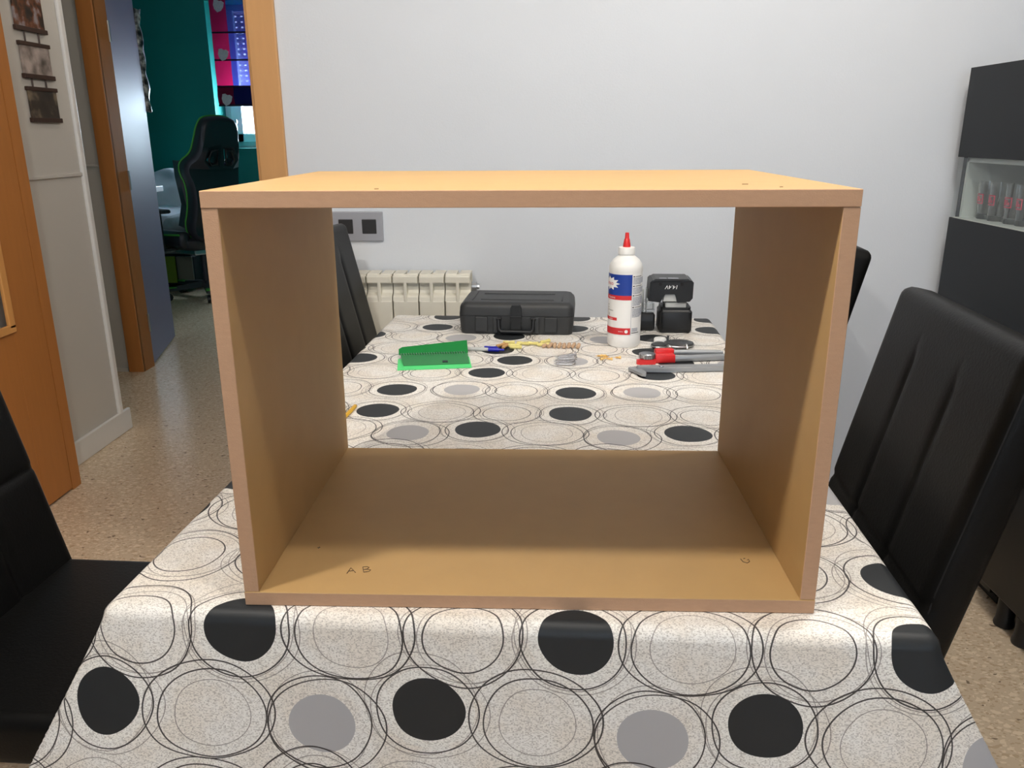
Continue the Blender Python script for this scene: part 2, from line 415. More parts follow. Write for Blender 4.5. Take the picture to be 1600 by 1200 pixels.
def text_mesh(body, size, m, align='CENTER', shear=0.0, extrude=0.0):
    cu = bpy.data.curves.new('lettering', 'FONT'); cu.body = body; cu.size = size; cu.align_x = align; cu.align_y = 'CENTER'
    cu.shear = shear; cu.extrude = extrude; cu.resolution_u = 3
    o = bpy.data.objects.new('lettering', cu); C.objects.link(o)
    dg = bpy.context.evaluated_depsgraph_get(); dg.update()
    me = bpy.data.meshes.new_from_object(o.evaluated_get(dg))
    bpy.data.objects.remove(o); me.materials.clear(); me.materials.append(m)
    return me
def curve_plate(outlines, depth, bev, m, name='plate'):
    """flat plate with holes, extruded and rounded; lies in XY, depth along Z"""
    cu = bpy.data.curves.new(name, 'CURVE'); cu.dimensions = '2D'; cu.fill_mode = 'BOTH'; cu.extrude = depth / 2 - bev; cu.bevel_depth = bev; cu.bevel_resolution = 2
    cu.resolution_u = 6; cu.offset = -bev
    for pts in outlines:
        sp = cu.splines.new('POLY'); sp.points.add(len(pts) - 1); sp.use_cyclic_u = True
        for q, (x, y) in zip(sp.points, pts): q.co = (x, y, 0, 1)
    o = bpy.data.objects.new(name, cu); C.objects.link(o)
    dg = bpy.context.evaluated_depsgraph_get(); dg.update()
    me = bpy.data.meshes.new_from_object(o.evaluated_get(dg))
    bpy.data.objects.remove(o); me.materials.clear(); me.materials.append(m)
    return me
def smooth_loop(pts, it=2):
    for _ in range(it):
        out = []
        for a, b in zip(pts, pts[1:] + pts[:1]):
            out += [tuple(0.75 * p + 0.25 * q for p, q in zip(a, b)), tuple(0.25 * p + 0.75 * q for p, q in zip(a, b))]
        pts = out
    return pts
def rrect(w_, h_, r, n=5):
    pts = []
    for cx, cy, a0 in ((w_ / 2 - r, h_ / 2 - r, 0), (-w_ / 2 + r, h_ / 2 - r, 90), (-w_ / 2 + r, -h_ / 2 + r, 180), (w_ / 2 - r, -h_ / 2 + r, 270)):
        for k in range(n + 1):
            a = R(a0 + 90 * k / n); pts.append((cx + r * math.cos(a), cy + r * math.sin(a)))
    return pts

# ------------------------------------------------------------------ the setting
FZ, CZ = -0.75, 1.75            # floor and ceiling
DT = 1.28                       # door head
wallbox('floor', (-4.1, -3.2, FZ - 0.12), (1.95, 7.3, FZ), M['terrazzo'])
wallbox('ceiling', (-4.1, -3.2, CZ), (1.95, 7.3, CZ + 0.1), M['ceiling'])
# living room
b = MB(); b.box((-0.85, 1.86, FZ), (1.8, 1.97, CZ)); b.box((-1.78, 1.86, DT + 0.03), (-0.85, 1.97, CZ)); b.box((-2.6, 1.86, FZ), (-1.78, 1.97, CZ))
struct(b.build('wall_back', M['wall']))
wallbox('wall_right', (1.66, -3.0, FZ), (1.8, 1.86, CZ), M['darkwall'])
wallbox('wall_left', (-2.72, -3.0, FZ), (-2.6, 1.86, CZ), M['darkwall'])
b = MB()
b.box((-2.6, -3.14, FZ), (-0.75, -3.0, CZ)); b.box((1.45, -3.14, FZ), (1.8, -3.0, CZ)); b.box((-0.75, -3.14, FZ), (1.45, -3.0, 0)); b.box((-0.75, -3.14, 1.5), (1.45, -3.0, CZ))
struct(b.build('wall_front', M['darkwall']))
wn = MB()
for lo, hi in (((-0.75, -3.10, 0), (-0.69, -3.03, 1.5)), ((1.39, -3.10, 0), (1.45, -3.03, 1.5)), ((0.32, -3.10, 0), (0.38, -3.03, 1.5)), ((-0.75, -3.10, 0), (1.45, -3.03, 0.06)), ((-0.75, -3.10, 1.44), (1.45, -3.03, 1.5))): wn.box(lo, hi)
win1 = struct(wn.build('window_1', M['upvc']))
for x0, x1 in ((-0.69, 0.32), (0.38, 1.39)):
    b = MB(); b.box((x0, -3.07, 0.06), (x1, -3.066, 1.44)); b.build('glass_pane', M['pane'], win1)
# hall
wallbox('wall_hall_left', (-1.95, 1.97, FZ), (-1.82, 2.53, CZ), M['hallwall'])
wallbox('wall_hall_return', (-3.4, 2.40, FZ), (-1.95, 2.53, CZ), M['hallwall'])
wallbox('wall_hall_end', (-3.5, 2.40, FZ), (-3.4, 3.5, CZ), M['hallwall'])
wallbox('wall_hall_right', (-0.5, 1.97, FZ), (-0.4, 3.5, CZ), M['hallwall'])
b = MB(); b.box((-3.5, 3.5, FZ), (-2.20, 3.6, CZ)); b.box((-1.34, 3.5, FZ), (-0.4, 3.6, CZ)); b.box((-2.20, 3.5, DT + 0.03), (-1.34, 3.6, CZ))
struct(b.build('wall_hall_far', M['hallwall']))
# bedroom
wallbox('wall_bedroom_left', (-4.0, 3.6, FZ), (-3.85, 6.9, CZ), M['teal'])
wallbox('wall_bedroom_right', (-1.0, 3.6, FZ), (-0.85, 6.9, CZ), M['teal'])
b = MB(); WX0, WX1, WZ0, WZ1 = -2.935, -1.75, 0.385, 1.62
b.box((-4.0, 6.9, FZ), (WX0, 7.2, CZ)); b.box((WX1, 6.9, FZ), (-0.85, 7.2, CZ)); b.box((WX0, 6.9, FZ), (WX1, 7.2, WZ0)); b.box((WX0, 6.9, WZ1), (WX1, 7.2, CZ))
struct(b.build('wall_bedroom_far', M['teal']))

# trims
wallbox('baseboard_hall', (-1.82, 1.975, FZ), (-1.805, 2.60, FZ + 0.095), M['whitepaint'], 0.004)
wallbox('baseboard_hall_far', (-3.4, 3.485, FZ), (-2.262, 3.5, FZ + 0.02), M['hallwall'])
wallbox('trim_1', (-1.823, 2.515, FZ + 0.09), (-1.806, 2.545, CZ), M['whitepaint'], 0.006)
wallbox('trim_2', (-1.82, 1.975, 0.343), (-1.811, 2.516, 0.357), M['hallwall'], 0.003)
wallbox('trim_3', (-3.4, 3.491, 0.343), (-2.262, 3.5, 0.357), M['hallwall'], 0.003)
# door frame into the hall (right jamb in view) and into the bedroom
b = MB(); b.box((-0.869, 1.842, FZ), (-0.785, 1.859, DT + 0.09), 0.003); b.box((-1.78, 1.842, DT + 0.0), (-0.869, 1.859, DT + 0.09), 0.003)
b.box((-0.878, 1.853, FZ), (-0.85, 1.99, DT + 0.02)); b.box((-1.78, 1.86, DT), (-0.874, 1.97, DT + 0.03));
struct(b.build('trim_4', M['oak_lit']), 'orange wood frame of the doorway beside the white wall')
b = MB(); b.box((-2.255, 3.478, FZ), (-2.172, 3.499, DT + 0.09), 0.003); b.box((-1.37, 3.478, FZ), (-1.285, 3.499, DT + 0.09), 0.003); b.box((-2.172, 3.478, DT), (-1.37, 3.499, DT + 0.09), 0.003)
b.box((-2.20, 3.49, FZ), (-2.172, 3.61, DT + 0.02)); b.box((-1.368, 3.49, FZ), (-1.34, 3.61, DT + 0.02)); b.box((-2.172, 3.5, DT), (-1.368, 3.61, DT + 0.03))
struct(b.build('trim_5', M['oak']), 'orange wood frame of the bedroom doorway')

wallbox('trim_6', (-1.78, 1.93, FZ), (-1.703, 1.985, DT), M['oak'])
# door_1: glazed orange leaf standing open towards the camera
d1 = MB(); d1.box((-1.745, 1.20, FZ + 0.008), (-1.702, 1.655, 1.27), 0.002)
d1 = MB()
d1.box((-1.743, 1.10, FZ + 0.008), (-1.702, 1.22, 1.27), 0.002); d1.box((-1.743, 1.76, FZ + 0.008), (-1.702, 1.925, 1.27), 0.002)
d1.box((-1.743, 1.22, FZ + 0.008), (-1.702, 1.76, -0.10), 0.002); d1.box((-1.743, 1.22, 1.12), (-1.702, 1.76, 1.27), 0.002)
door1 = struct(d1.build('door_1', M['oak']), 'open orange wood door with a glazed panel at far left')
b = MB()
b.box((-1.704, 1.735, -0.10), (-1.692, 1.765, 1.12), 0.003); b.box((-1.704, 1.215, -0.115), (-1.692, 1.765, -0.088), 0.003); b.box((-1.704, 1.215, 1.10), (-1.692, 1.765, 1.125), 0.003); b.box((-1.704, 1.215, -0.10), (-1.692, 1.24, 1.12), 0.003)
o = b.build('glazing_bead', M['oaklight'], door1); o['label'] = 'lighter wood bead around the glass'
b = MB(); b.box((-1.726, 1.221, -0.099), (-1.72, 1.759, 1.119)); b.build('glass_pane', M['frost'], door1)
# door_2: slate leaf opened into the bedroom
d2 = MB(); d2.box((0, -0.0, FZ + 0.008), (0.71, 0.036, 1.27), 0.002)
ang = math.atan2(4.29 - 3.615, -2.356 + 2.185)
door2 = struct(d2.build('door_2', M['doordark'], None, (-2.175, 3.60, 0), (0, 0, ang)), 'slate grey bedroom door standing open into the teal room')
b = MB()
for z in (-0.5, 0.27, 1.0): b.cyl((0.004, -0.006, z - 0.05), (0.004, -0.006, z + 0.05), 0.007, 8)
build_each(b, 'hinge', M['steel'], door2)

# window_2: white frame in the bedroom recess, roller shutter half down
wn = MB()
for lo, hi in (((WX0 + 0.002, 7.14, WZ0), (WX0 + 0.07, 7.2, WZ1)), ((WX1 - 0.07, 7.14, WZ0), (WX1, 7.2, WZ1)), ((WX0, 7.14, WZ0), (WX1, 7.2, WZ0 + 0.06)), ((WX0, 7.14, WZ1 - 0.06), (WX1, 7.2, WZ1)), ((-2.36, 7.13, WZ0), (-2.29, 7.2, WZ1))): wn.box(lo, hi, 0.006)
wn.box((WX0 + 0.06, 7.11, WZ0 + 0.05), (WX0 + 0.165, 7.17, WZ1 - 0.05), 0.006); wn.box((WX0 + 0.06, 7.11, WZ0 + 0.05), (-2.36, 7.17, WZ0 + 0.13), 0.006)
win2 = struct(wn.build('window_2', M['upvc']), 'white bedroom window under the striped blind')
b = MB(); b.box((WX0 + 0.165, 7.15, WZ0 + 0.13), (-2.36, 7.153, WZ1 - 0.05)); b.box((-2.29, 7.15, WZ0 + 0.06), (WX1 - 0.07, 7.153, WZ1 - 0.06)); b.build('glass_pane', M['pane'], win2)
b = MB(); b.box((WX0 + 0.105, 7.09, 0.60), (WX0 + 0.125, 7.11, 0.64), 0.003); b.box((WX0 + 0.108, 7.07, 0.52), (WX0 + 0.122, 7.09, 0.64), 0.003); b.build('window_handle', M['greymetal'], win2)
# shutter slats with rows of slots that let daylight through
b = MB(); z = 0.80
while z < 1.58:
    b.box((WX0, 7.208, z), (WX1, 7.218, z + 0.034))
    x = WX0
    while x < WX1:
        b.box((x, 7.210, z + 0.034), (x + 0.036, 7.216, z + 0.046)); x += 0.055
    z += 0.046
sh = b.build('shutter', M['upvc'], win2); sh['kind'] = 'stuff'; sh['label'] = 'perforated roller shutter'

# ------------------------------------------------------------------ table and cloth
TH = -0.04                       # the table stands turned a little against the box
U0, U1, V0, V1 = -0.452, 0.412, -0.014, 1.485
def tw(u, v, z=0.0):             # table frame -> world
    c, s = math.cos(TH), math.sin(TH); return Vector((c * u - s * v, s * u + c * v, z))
tbl = thing('dining_table', 'dining table hidden under the printed tablecloth', 'table', (0, 0, FZ), TH)
b = MB(); b.box((U0 + 0.004, V0 + 0.004, 0.718), (U1 - 0.004, V1 - 0.004, 0.748), 0.004); b.build('tabletop', M['tablewood'], tbl)
b = MB(); b.box((U0 + 0.06, V0 + 0.06, 0.64), (U1 - 0.06, V1 - 0.06, 0.718)); b.build('apron', M['tablewood'], tbl)
for uu in (-0.15, 0.11):
    for vv in (0.28, 1.20):
        b = MB(); b.box((uu - 0.03, vv - 0.03, 0), (uu + 0.03, vv + 0.03, 0.64), 0.004); b.build('leg', M['tablewood'], tbl)

def cloth():
    bm = bmesh.new(); uvl = bm.loops.layers.uv.new('UVMap')
    H, RR = 0.235, 0.016
    def axis(lo, hi, n):
        a = [lo - H * i / 48 for i in range(49)] + [lo - 0.03 * i / 20 for i in range(21)]
        a += [lo + (hi - lo) * i / n for i in range(n + 1)]
        a += [hi + H * i / 48 for i in range(49)] + [hi + 0.03 * i / 20 for i in range(21)]
        out = []
        for x in sorted(a):
            if not out or x - out[-1] > 4e-4 or (x in (lo, hi) and x != out[-1]): out.append(x)
        return out
    us, vs_ = axis(U0, U1, 40), axis(V0, V1, 44)
    def prof(d, tau):
        B = PI / 2 - tau; t = min(d / RR, B)
        h, z = RR * math.sin(t), -RR * (1 - math.cos(t))
        rest = d - RR * B
        if rest > 0: h += rest * math.sin(tau); z -= rest * math.cos(tau)
        return h, z
    T0, TM, PR = R(9), R(29), 58.0
    def place(u, v):
        cu, cv = min(max(u, U0), U1), min(max(v, V0), V1)
        a, bb = u - cu, v - cv; d = math.hypot(a, bb)
        if d < 1e-7: return Vector((u, v, 0.0))
        if abs(a) > 1e-7 and abs(bb) > 1e-7:
            # the spare cloth at a corner: a flat facet carries on from the end of the table, then folds back at a ridge
            psi = math.degrees(math.atan2(abs(bb), abs(a)))
            dF, dS = Vector((0, math.sin(T0), -math.cos(T0))), Vector((math.sin(T0), 0, -math.cos(T0)))
            dR = dF * math.cos(TM) + Vector((1, 0, 0)) * math.sin(TM)
            if psi > PR: dv = dR.slerp(dF, (psi - PR) / (90 - PR))
            else:
                t_ = psi / PR; dv = dS.slerp(dR, t_ * t_ * (3 - 2 * t_) * 0.5 + 0.5 * t_)
            B = PI / 2 - math.acos(min(1, -dv.z)); t = min(d / RR, B); rest = max(0, d - RR * B)
            h, z = RR * math.sin(t), -RR * (1 - math.cos(t))
            az = R(psi)
            return Vector((cu + math.copysign(math.cos(az) * h + rest * dv.x, a), cv + math.copysign(math.sin(az) * h + rest * dv.y, bb), z + rest * dv.z))
        elif abs(a) > 1e-7:
            s = min(v - V0, V1 - v); tau = R(2) + (T0 - R(2)) * math.exp(-(s / 0.13) ** 2)
            tau += R(1.2) * math.sin(v * 13)
        else:
            s = min(u - U0, U1 - u); tau = R(2) + (T0 - R(2)) * math.exp(-(s / 0.13) ** 2)
        h, z = prof(d, tau)
        return Vector((cu + a / d * h, cv + bb / d * h, z))
    grid = [[bm.verts.new(place(u, v)) for u in us] for v in vs_]
    for i in range(len(vs_) - 1):
        for k in range(len(us) - 1):
            f = bm.faces.new((grid[i][k], grid[i][k + 1], grid[i + 1][k + 1], grid[i + 1][k]))
            f.smooth = True
            for lp, (uu, vv) in zip(f.loops, ((us[k], vs_[i]), (us[k + 1], vs_[i]), (us[k + 1], vs_[i + 1]), (us[k], vs_[i + 1]))): lp[uvl].uv = (uu - 0.011 * min(1.0, max(0.0, (0.5 - vv) / 0.6)), vv)
    me = bpy.data.meshes.new('tablecloth'); bm.to_mesh(me); bm.free(); me.materials.append(M['cloth'])
    o = link('tablecloth', me, None, (0, 0, 0), (0, 0, TH))
    sm = o.modifiers.new('thickness', 'SOLIDIFY'); sm.thickness = 0.0008; sm.offset = -1
    return tag(o, 'cream tablecloth printed with black and grey dots and rings, draped over the table', 'tablecloth')
cloth()

# ------------------------------------------------------------------ the open MDF box
BW, BH, BD, BT = 0.6146, 0.4422, 0.4299, 0.016
boxr = thing('mdf_box', 'large open-ended box of raw MDF boards standing on the table', 'box', (0, 0, 0.0004))
def board(name, lo, hi, edge_axes):
    b = MB(); b.box(lo, hi, 0.0006, 1)
    b.bm.normal_update()
    f_, e_ = b.mi(M['mdf']), b.mi(M['mdf_edge'])
    for f in b.bm.faces:
        n = f.normal; f.material_index = e_ if max(range(3), key=lambda i: abs(n[i])) in edge_axes else f_
    return b.build(name, None, boxr)
a = BW / 2
board('top_panel', (-a, 0, BH - BT), (a, BD, BH), (0, 1))
bot = board('bottom_panel', (-a, 0, 0), (a, BD, BT), (0, 1))
board('side_panel', (-a, 0.0006, BT + 0.0002), (-a + BT, BD, BH - BT - 0.0003), (1, 2))
board('side_panel', (a - BT, 0.0006, BT + 0.0002), (a, BD, BH - BT - 0.0003), (1, 2))
def strokes(name, lines, x, y, s, rz, r=0.00045):
    b = MB(); c, sn = math.cos(rz), math.sin(rz)
    for ln in lines:
        b.tube([(x + s * (c * px - sn * py), y + s * (sn * px + c * py), BT + 0.0002) for px, py in ln], r, 5)
    return b.build(name, M['pencil'], bot)
LA = [[(-0.4, -0.5), (0, 0.5), (0.4, -0.5)], [(-0.22, -0.1), (0.24, -0.1)]]
LB = [[(-0.3, -0.5), (-0.3, 0.5), (0.1, 0.48), (0.28, 0.28), (0.05, 0.02), (-0.3, 0), (0.15, -0.05), (0.38, -0.25), (0.2, -0.48), (-0.3, -0.5)]]
o = strokes('pencil_letter', LA, -0.201, 0.049, 0.012, 0.25); o['label'] = 'pencilled letter A'
o = strokes('pencil_letter', LB, -0.184, 0.052, 0.012, 0.3); o['label'] = 'pencilled letter B of the pair'
o = strokes('pencil_letter', [[(-0.4, 0.4), (-0.35, -0.2), (0, -0.5), (0.35, -0.2), (0.4, 0.3), (0.2, 0.1)], [(-0.1, 0.45), (0.1, 0.5)]], 0.2534, 0.083, 0.011, 0.1); o['label'] = 'faint pencilled curl near the right side'
strokes('pencil_mark', [[(-0.3, 0), (0.3, 0.1)], [(0, -0.3), (0.05, 0.4)]], -0.252, 0.101, 0.006, 0)
b = MB()
for x, y, l in ((-0.145, 0.018, 0.004), (0.215, 0.075, 0.006), (0.24, 0.03, 0.003)): b.tube([(x, y, BH + 0.0001), (x + l, y + 0.001, BH + 0.0001)], 0.0006, 5)
build_each(b, 'scuff_mark', M['scuff'], boxr)

# ------------------------------------------------------------------ dining chairs (front faces local +x, origin on the floor under the backrest)
SEATZ, TOPZ, CW = 0.47, 0.995, 0.455
def make_chair(label):
    t = thing('dining_chair', label, 'chair', (0, 0, FZ), 0, 'black upholstered chairs around the table')
    lean = R(13)
    # seat cushion
    b = MB(); b.box((-0.06, -CW / 2, SEATZ - 0.085), (0.40, CW / 2, SEATZ), 0.022, 4); b.build('seat', M['leather'], t, smooth=50)
    # backrest: padded slab, slightly swelling between the seams
    n, mz = 12, 16; rings = []
    Hb = (TOPZ - SEATZ + 0.06) / math.cos(lean); TK = 0.062
    def pt(s, q, side):              # s across 0..1, q up 0..1
        y = (s - 0.5) * CW; edge = min(s, 1 - s) * CW; top = (1 - q) * Hb
        rnd = 0.0
        k = 0.020
        if edge < k: rnd += k - math.sqrt(max(0, k * k - (k - edge) ** 2))
        if top < k: rnd += k - math.sqrt(max(0, k * k - (k - top) ** 2))
        x = (TK / 2 - min(rnd, TK / 2)) * side
        if side > 0:
            for sv in (1 / 3, 2 / 3): x -= 0.0042 * math.exp(-((s - sv) * CW / 0.007) ** 2) * (1 if q < 0.86 else 0)
            for qv in (0.41,): x -= 0.0036 * math.exp(-((q - qv) * Hb / 0.007) ** 2)
        zz = q * Hb
        cr = 0.03
        if top < cr and edge < cr:       # round the upper corners in outline
            dx, dz = cr - edge, cr - top; L_ = math.hypot(dx, dz)
            if L_ > cr: y += (dx - dx * cr / L_) * (1 if s < 0.5 else -1); zz -= dz - dz * cr / L_
        return Vector((x * math.cos(lean) - (zz) * math.sin(lean) - 0.01, y, SEATZ - 0.06 + x * math.sin(lean) + zz * math.cos(lean)))
    ss = sorted(set([0, .003, .008, .015, .025, .044] + [i / 36 for i in range(2, 35)] + [.321, .327, .340, .346, .654, .660, .673, .679] + [.956, .975, .985, .992, .997, 1]))
    qs = sorted(set([i / 24 for i in range(24)] + [.395, .402, .410, .424, .430, .965, .975, .985, .992, .997, 1.0]))
    bm = bmesh.new(); F = [[bm.verts.new(pt(s, q, 1)) for s in ss] for q in qs]; K = [[bm.verts.new(pt(s, q, -1)) for s in ss] for q in qs]
    for G, fl in ((F, 0), (K, 1)):
        for i in range(len(qs) - 1):
            for j_ in range(len(ss) - 1):
                q4 = (G[i][j_], G[i][j_ + 1], G[i + 1][j_ + 1], G[i + 1][j_]); bm.faces.new(q4 if not fl else q4[::-1])
    for i in range(len(qs) - 1):
        bm.faces.new((F[i][0], F[i + 1][0], K[i + 1][0], K[i][0])); bm.faces.new((F[i][-1], K[i][-1], K[i + 1][-1], F[i + 1][-1]))
    for j_ in range(len(ss) - 1):
        bm.faces.new((F[-1][j_], F[-1][j_ + 1], K[-1][j_ + 1], K[-1][j_])); bm.faces.new((F[0][j_], K[0][j_], K[0][j_ + 1], F[0][j_ + 1]))
    bmesh.ops.remove_doubles(bm, verts=bm.verts[:], dist=1e-5); bmesh.ops.recalc_face_normals(bm, faces=bm.faces[:])
    me = bpy.data.meshes.new('backrest'); bm.to_mesh(me); bm.free(); me.materials.append(M['leather'])
    back = link('backrest', me, t, smooth=60)
    # stitched welt down both front edges
    b = MB()
    for sd in (0.0, 1.0):
        e = []
        for q in [i / 20 for i in range(20)] + [0.965]:
            p = pt(sd, q, 1); f_ = pt(0.035 if sd == 0 else 0.965, q, 1)
            e.append(p * 0.62 + f_ * 0.38 + Vector((0.002, 0.002 * (-1 if sd == 0 else 1), 0)))
        b.tube(e, 0.0017, 6)
    build_each(b, 'seam', M['stitch'], back)
    for lx, ly in ((-0.035, -0.19), (-0.035, 0.19), (0.365, -0.19), (0.365, 0.19)):
        b = MB(); b.loft([[(lx + q * sx, ly + q * sy, z) for sx, sy in ((-1, -1), (1, -1), (1, 1), (-1, 1))] for q, z in ((0.016, 0), (0.022, SEATZ - 0.084))])
        b.build('leg', M['blackleg'], t)
    return t
# x,y: middle of the backrest at seat height
ch = make_chair('black padded dining chair at the near right, tall seamed back beside the open box')
def put(o, topx, topy, rz):         # place by where the front top edge of the backrest should be
    loc = Vector((-(TOPZ - SEATZ) * math.tan(R(13)) + 0.015, 0, 0)); loc.rotate(Euler((0, 0, rz)))
    o.location = (topx - loc.x, topy - loc.y, 0); o.rotation_euler = (0, 0, rz)
put(ch, 0.592, 0.384, PI - 0.075)
c2 = dup(ch, label='black padded dining chair at the far right, almost hidden by the open box'); put(c2, 0.70, 1.30, PI - 0.06)
c3 = dup(ch, label='black padded dining chair by the radiator, seen through the open box'); put(c3, -0.555, 1.405, -0.03)
c4 = dup(ch, label='black padded dining chair at the near left, cut by the picture edge'); put(c4, -1.005, 0.385, -0.04)

# ------------------------------------------------------------------ back wall fittings
sw = thing('light_switch', 'silver double light switch with dark keys on the white wall', 'switch', (-0.5735, 1.8598, 0.2135))
b = MB(); b.box((-0.0815, -0.010, -0.047), (0.0815, 0, 0.047), 0.003); b.build('cover_plate', M['silverplastic'], sw)
for x in (-0.0375, 0.0375):
    k = MB(); k.box((x - 0.023, -0.0125, -0.023), (x + 0.023, -0.008, 0.023), 0.002, mtx=Matrix.Rotation(R(2), 4, 'X')); k.build('switch_key', M['greykey'], sw)

rad = thing('radiator', 'cream sectional radiator under the light switch', 'radiator', (0, 0, FZ))
P, TOPR, BOTR, YF, YB = 0.0822, 0.0765 + 0.75, 0.17, 1.742, 1.835
sec = None
for i in range(7):
    x1 = -0.206 - i * P
    if x1 - P < -0.785: break
    if sec is None:
        b = MB(); g = 0.0016; w_ = P - 2 * g
        # coordinates local to the right edge of the section
        wz1, wz0 = TOPR - 0.028, TOPR - 0.082
        b.box((-P + g, YF, BOTR), (-g, YF + 0.016, wz0), 0.004)                      # front plate
        b.box((-P + g, YF, wz1), (-g, YF + 0.018, TOPR - 0.004), 0.004)              # top band
        b.box((-P / 2 - 0.005, YF, wz0 - 0.006), (-P / 2 + 0.005, YF + 0.016, wz1 + 0.006), 0.002)   # web between the openings
        for sx in (-1, 1):                                                            # curved lips under the openings
            xs0, xs1 = (-P + g, -P / 2 - 0.005) if sx < 0 else (-P / 2 + 0.005, -g)
            prof = [(YF + 0.001, wz0 - 0.002), (YF + 0.003, wz0 + 0.010), (YF + 0.007, wz0 + 0.016), (YF + 0.020, wz0 + 0.022), (YF + 0.024, wz0 + 0.030), (YF + 0.024, wz1 + 0.006), (YF + 0.030, wz1 + 0.006), (YF + 0.030, wz0 - 0.002)]
            b.loft([[(xs0, y, z) for y, z in prof], [(xs1, y, z) for y, z in prof]])
        b.box((-P + g, YF + 0.022, TOPR - 0.006), (-P / 2 - 0.004, YB, TOPR), 0.002); b.box((-P / 2 + 0.004, YF + 0.022, TOPR - 0.006), (-g, YB, TOPR), 0.002)   # top fins with a slot
        b.box((-P + g, YF + 0.016, TOPR - 0.012), (-g, YF + 0.03, TOPR - 0.002), 0.003)
        b.box((-P / 2 - 0.005, YF + 0.012, BOTR + 0.02), (-P / 2 + 0.005, YB, TOPR - 0.01), 0.004)   # water column
        b.box((-P + g, YB - 0.012, BOTR), (-g, YB, TOPR - 0.008), 0.002)             # rear fin
        sec = b.build('section', M['radiator'], rad, (x1, 0, 0))
    else:
        o = sec.copy(); C.objects.link(o); o.parent = rad; o.location = (x1, 0, 0)
b = MB(); b.cyl((-0.206, 1.79, TOPR - 0.045), (-0.190, 1.79, TOPR - 0.045), 0.016, 14); b.cyl((-0.190, 1.79, TOPR - 0.045), (-0.182, 1.79, TOPR - 0.045), 0.009, 10); b.build('bleed_valve', M['steel'], rad)
b = MB(); b.box((-0.76, 1.835, 0.60), (-0.24, 1.859, 0.62)); b.build('wall_bracket', M['radiator'], rad)
b = MB(); b.cyl((-0.30, 1.79, 0.0), (-0.30, 1.79, 0.2), 0.01, 10); b.cyl((-0.66, 1.79, 0.0), (-0.66, 1.79, 0.2), 0.01, 10); build_each(b, 'pipe', M['radiator'], rad)

# ------------------------------------------------------------------ right-hand cabinets
cab = thing('display_cabinet', 'tall anthracite display cabinet with a pale open niche at the right wall', 'cabinet', (0, 0, FZ))
X0, X1, Y0, Y1 = 1.24, 1.645, 1.236, 1.772
b = MB(); b.box((X0 + 0.018, Y0, 0.03), (X1, Y0 + 0.018, 1.418)); b.box((X0 + 0.018, Y1 - 0.018, 0.03), (X1, Y1, 1.418)); b.box((X1 - 0.012, Y0, 0.03), (X1, Y1, 1.0)); b.box((X1 - 0.012, Y0, 1.17), (X1, Y1, 1.418)); b.box((X0 + 0.018, Y0, 1.40), (X1, Y1, 1.418)); b.box((X0 + 0.018, Y0, 0.03), (X1, Y1, 0.048))
b.build('carcass', M['cabinet'], cab)
b = MB(); b.box((X0 + 0.03, Y0 + 0.01, 0), (X1, Y1 - 0.01, 0.03)); b.build('plinth', M['cabinetblack'], cab)
b = MB(); b.box((X0, Y0, 1.172), (X0 + 0.018, Y1, 1.418), 0.001); b.build('door', M['cabinet'], cab)
b = MB(); b.box((X0, Y0, 0.145), (X0 + 0.018, Y1, 0.998), 0.001); b.build('door', M['cabinet'], cab)
b = MB(); b.box((X0, Y0, 0.04), (X0 + 0.018, Y1, 0.142), 0.001); b.build('drawer_front', M['cabinetblack'], cab)
b = MB(); b.box((X0 + 0.002, Y0 + 0.018, 0.985), (X1 - 0.012, Y1 - 0.018, 1.0)); b.box((X1 - 0.03, Y0 + 0.018, 1.0), (X1 - 0.012, Y1 - 0.018, 1.17)); b.box((X0 + 0.02, Y1 - 0.03, 1.0), (X1 - 0.03, Y1 - 0.018, 1.17)); b.box((X0 + 0.02, Y0 + 0.018, 1.0), (X1 - 0.03, Y0 + 0.03, 1.17)); b.box((X0 + 0.02, Y0 + 0.018, 1.158), (X1 - 0.012, Y1 - 0.018, 1.172))
o = b.build('niche', M['niche'], cab); o['label'] = 'pale grey open niche'
b = MB(); b.box((X0 + 0.003, Y0 + 0.02, 1.001), (X0 + 0.007, Y1, 1.17)); b.build('glass_pane', M['pane'], cab)

side = thing('sideboard', 'black sideboard on round feet at the right edge, below the display cabinet', 'sideboard', (0, 0, FZ))
b = MB(); b.box((1.215, 0.35, 0.075), (1.64, 1.228, 0.80), 0.003); b.build('body', M['cabinetblack'], side)
b = MB(); b.box((1.20, 0.355, 0.09), (1.214, 0.785, 0.78), 0.003); b.build('door', M['cabinetblack'], side)
b = MB(); b.box((1.20, 0.792, 0.09), (1.214, 1.222, 0.78), 0.003); b.build('door', M['cabinetblack'], side)
for x, y in ((1.236, 1.145), (1.236, 1.06), (1.236, 0.42), (1.60, 1.145), (1.60, 0.42)):
    b = MB(); b.lathe([(0.024, 0), (0.026, 0.006), (0.022, 0.02), (0.022, 0.076)], 16, Matrix.Translation((x, y, 0))); b.build('foot', M['blackplastic'], side, smooth=40)

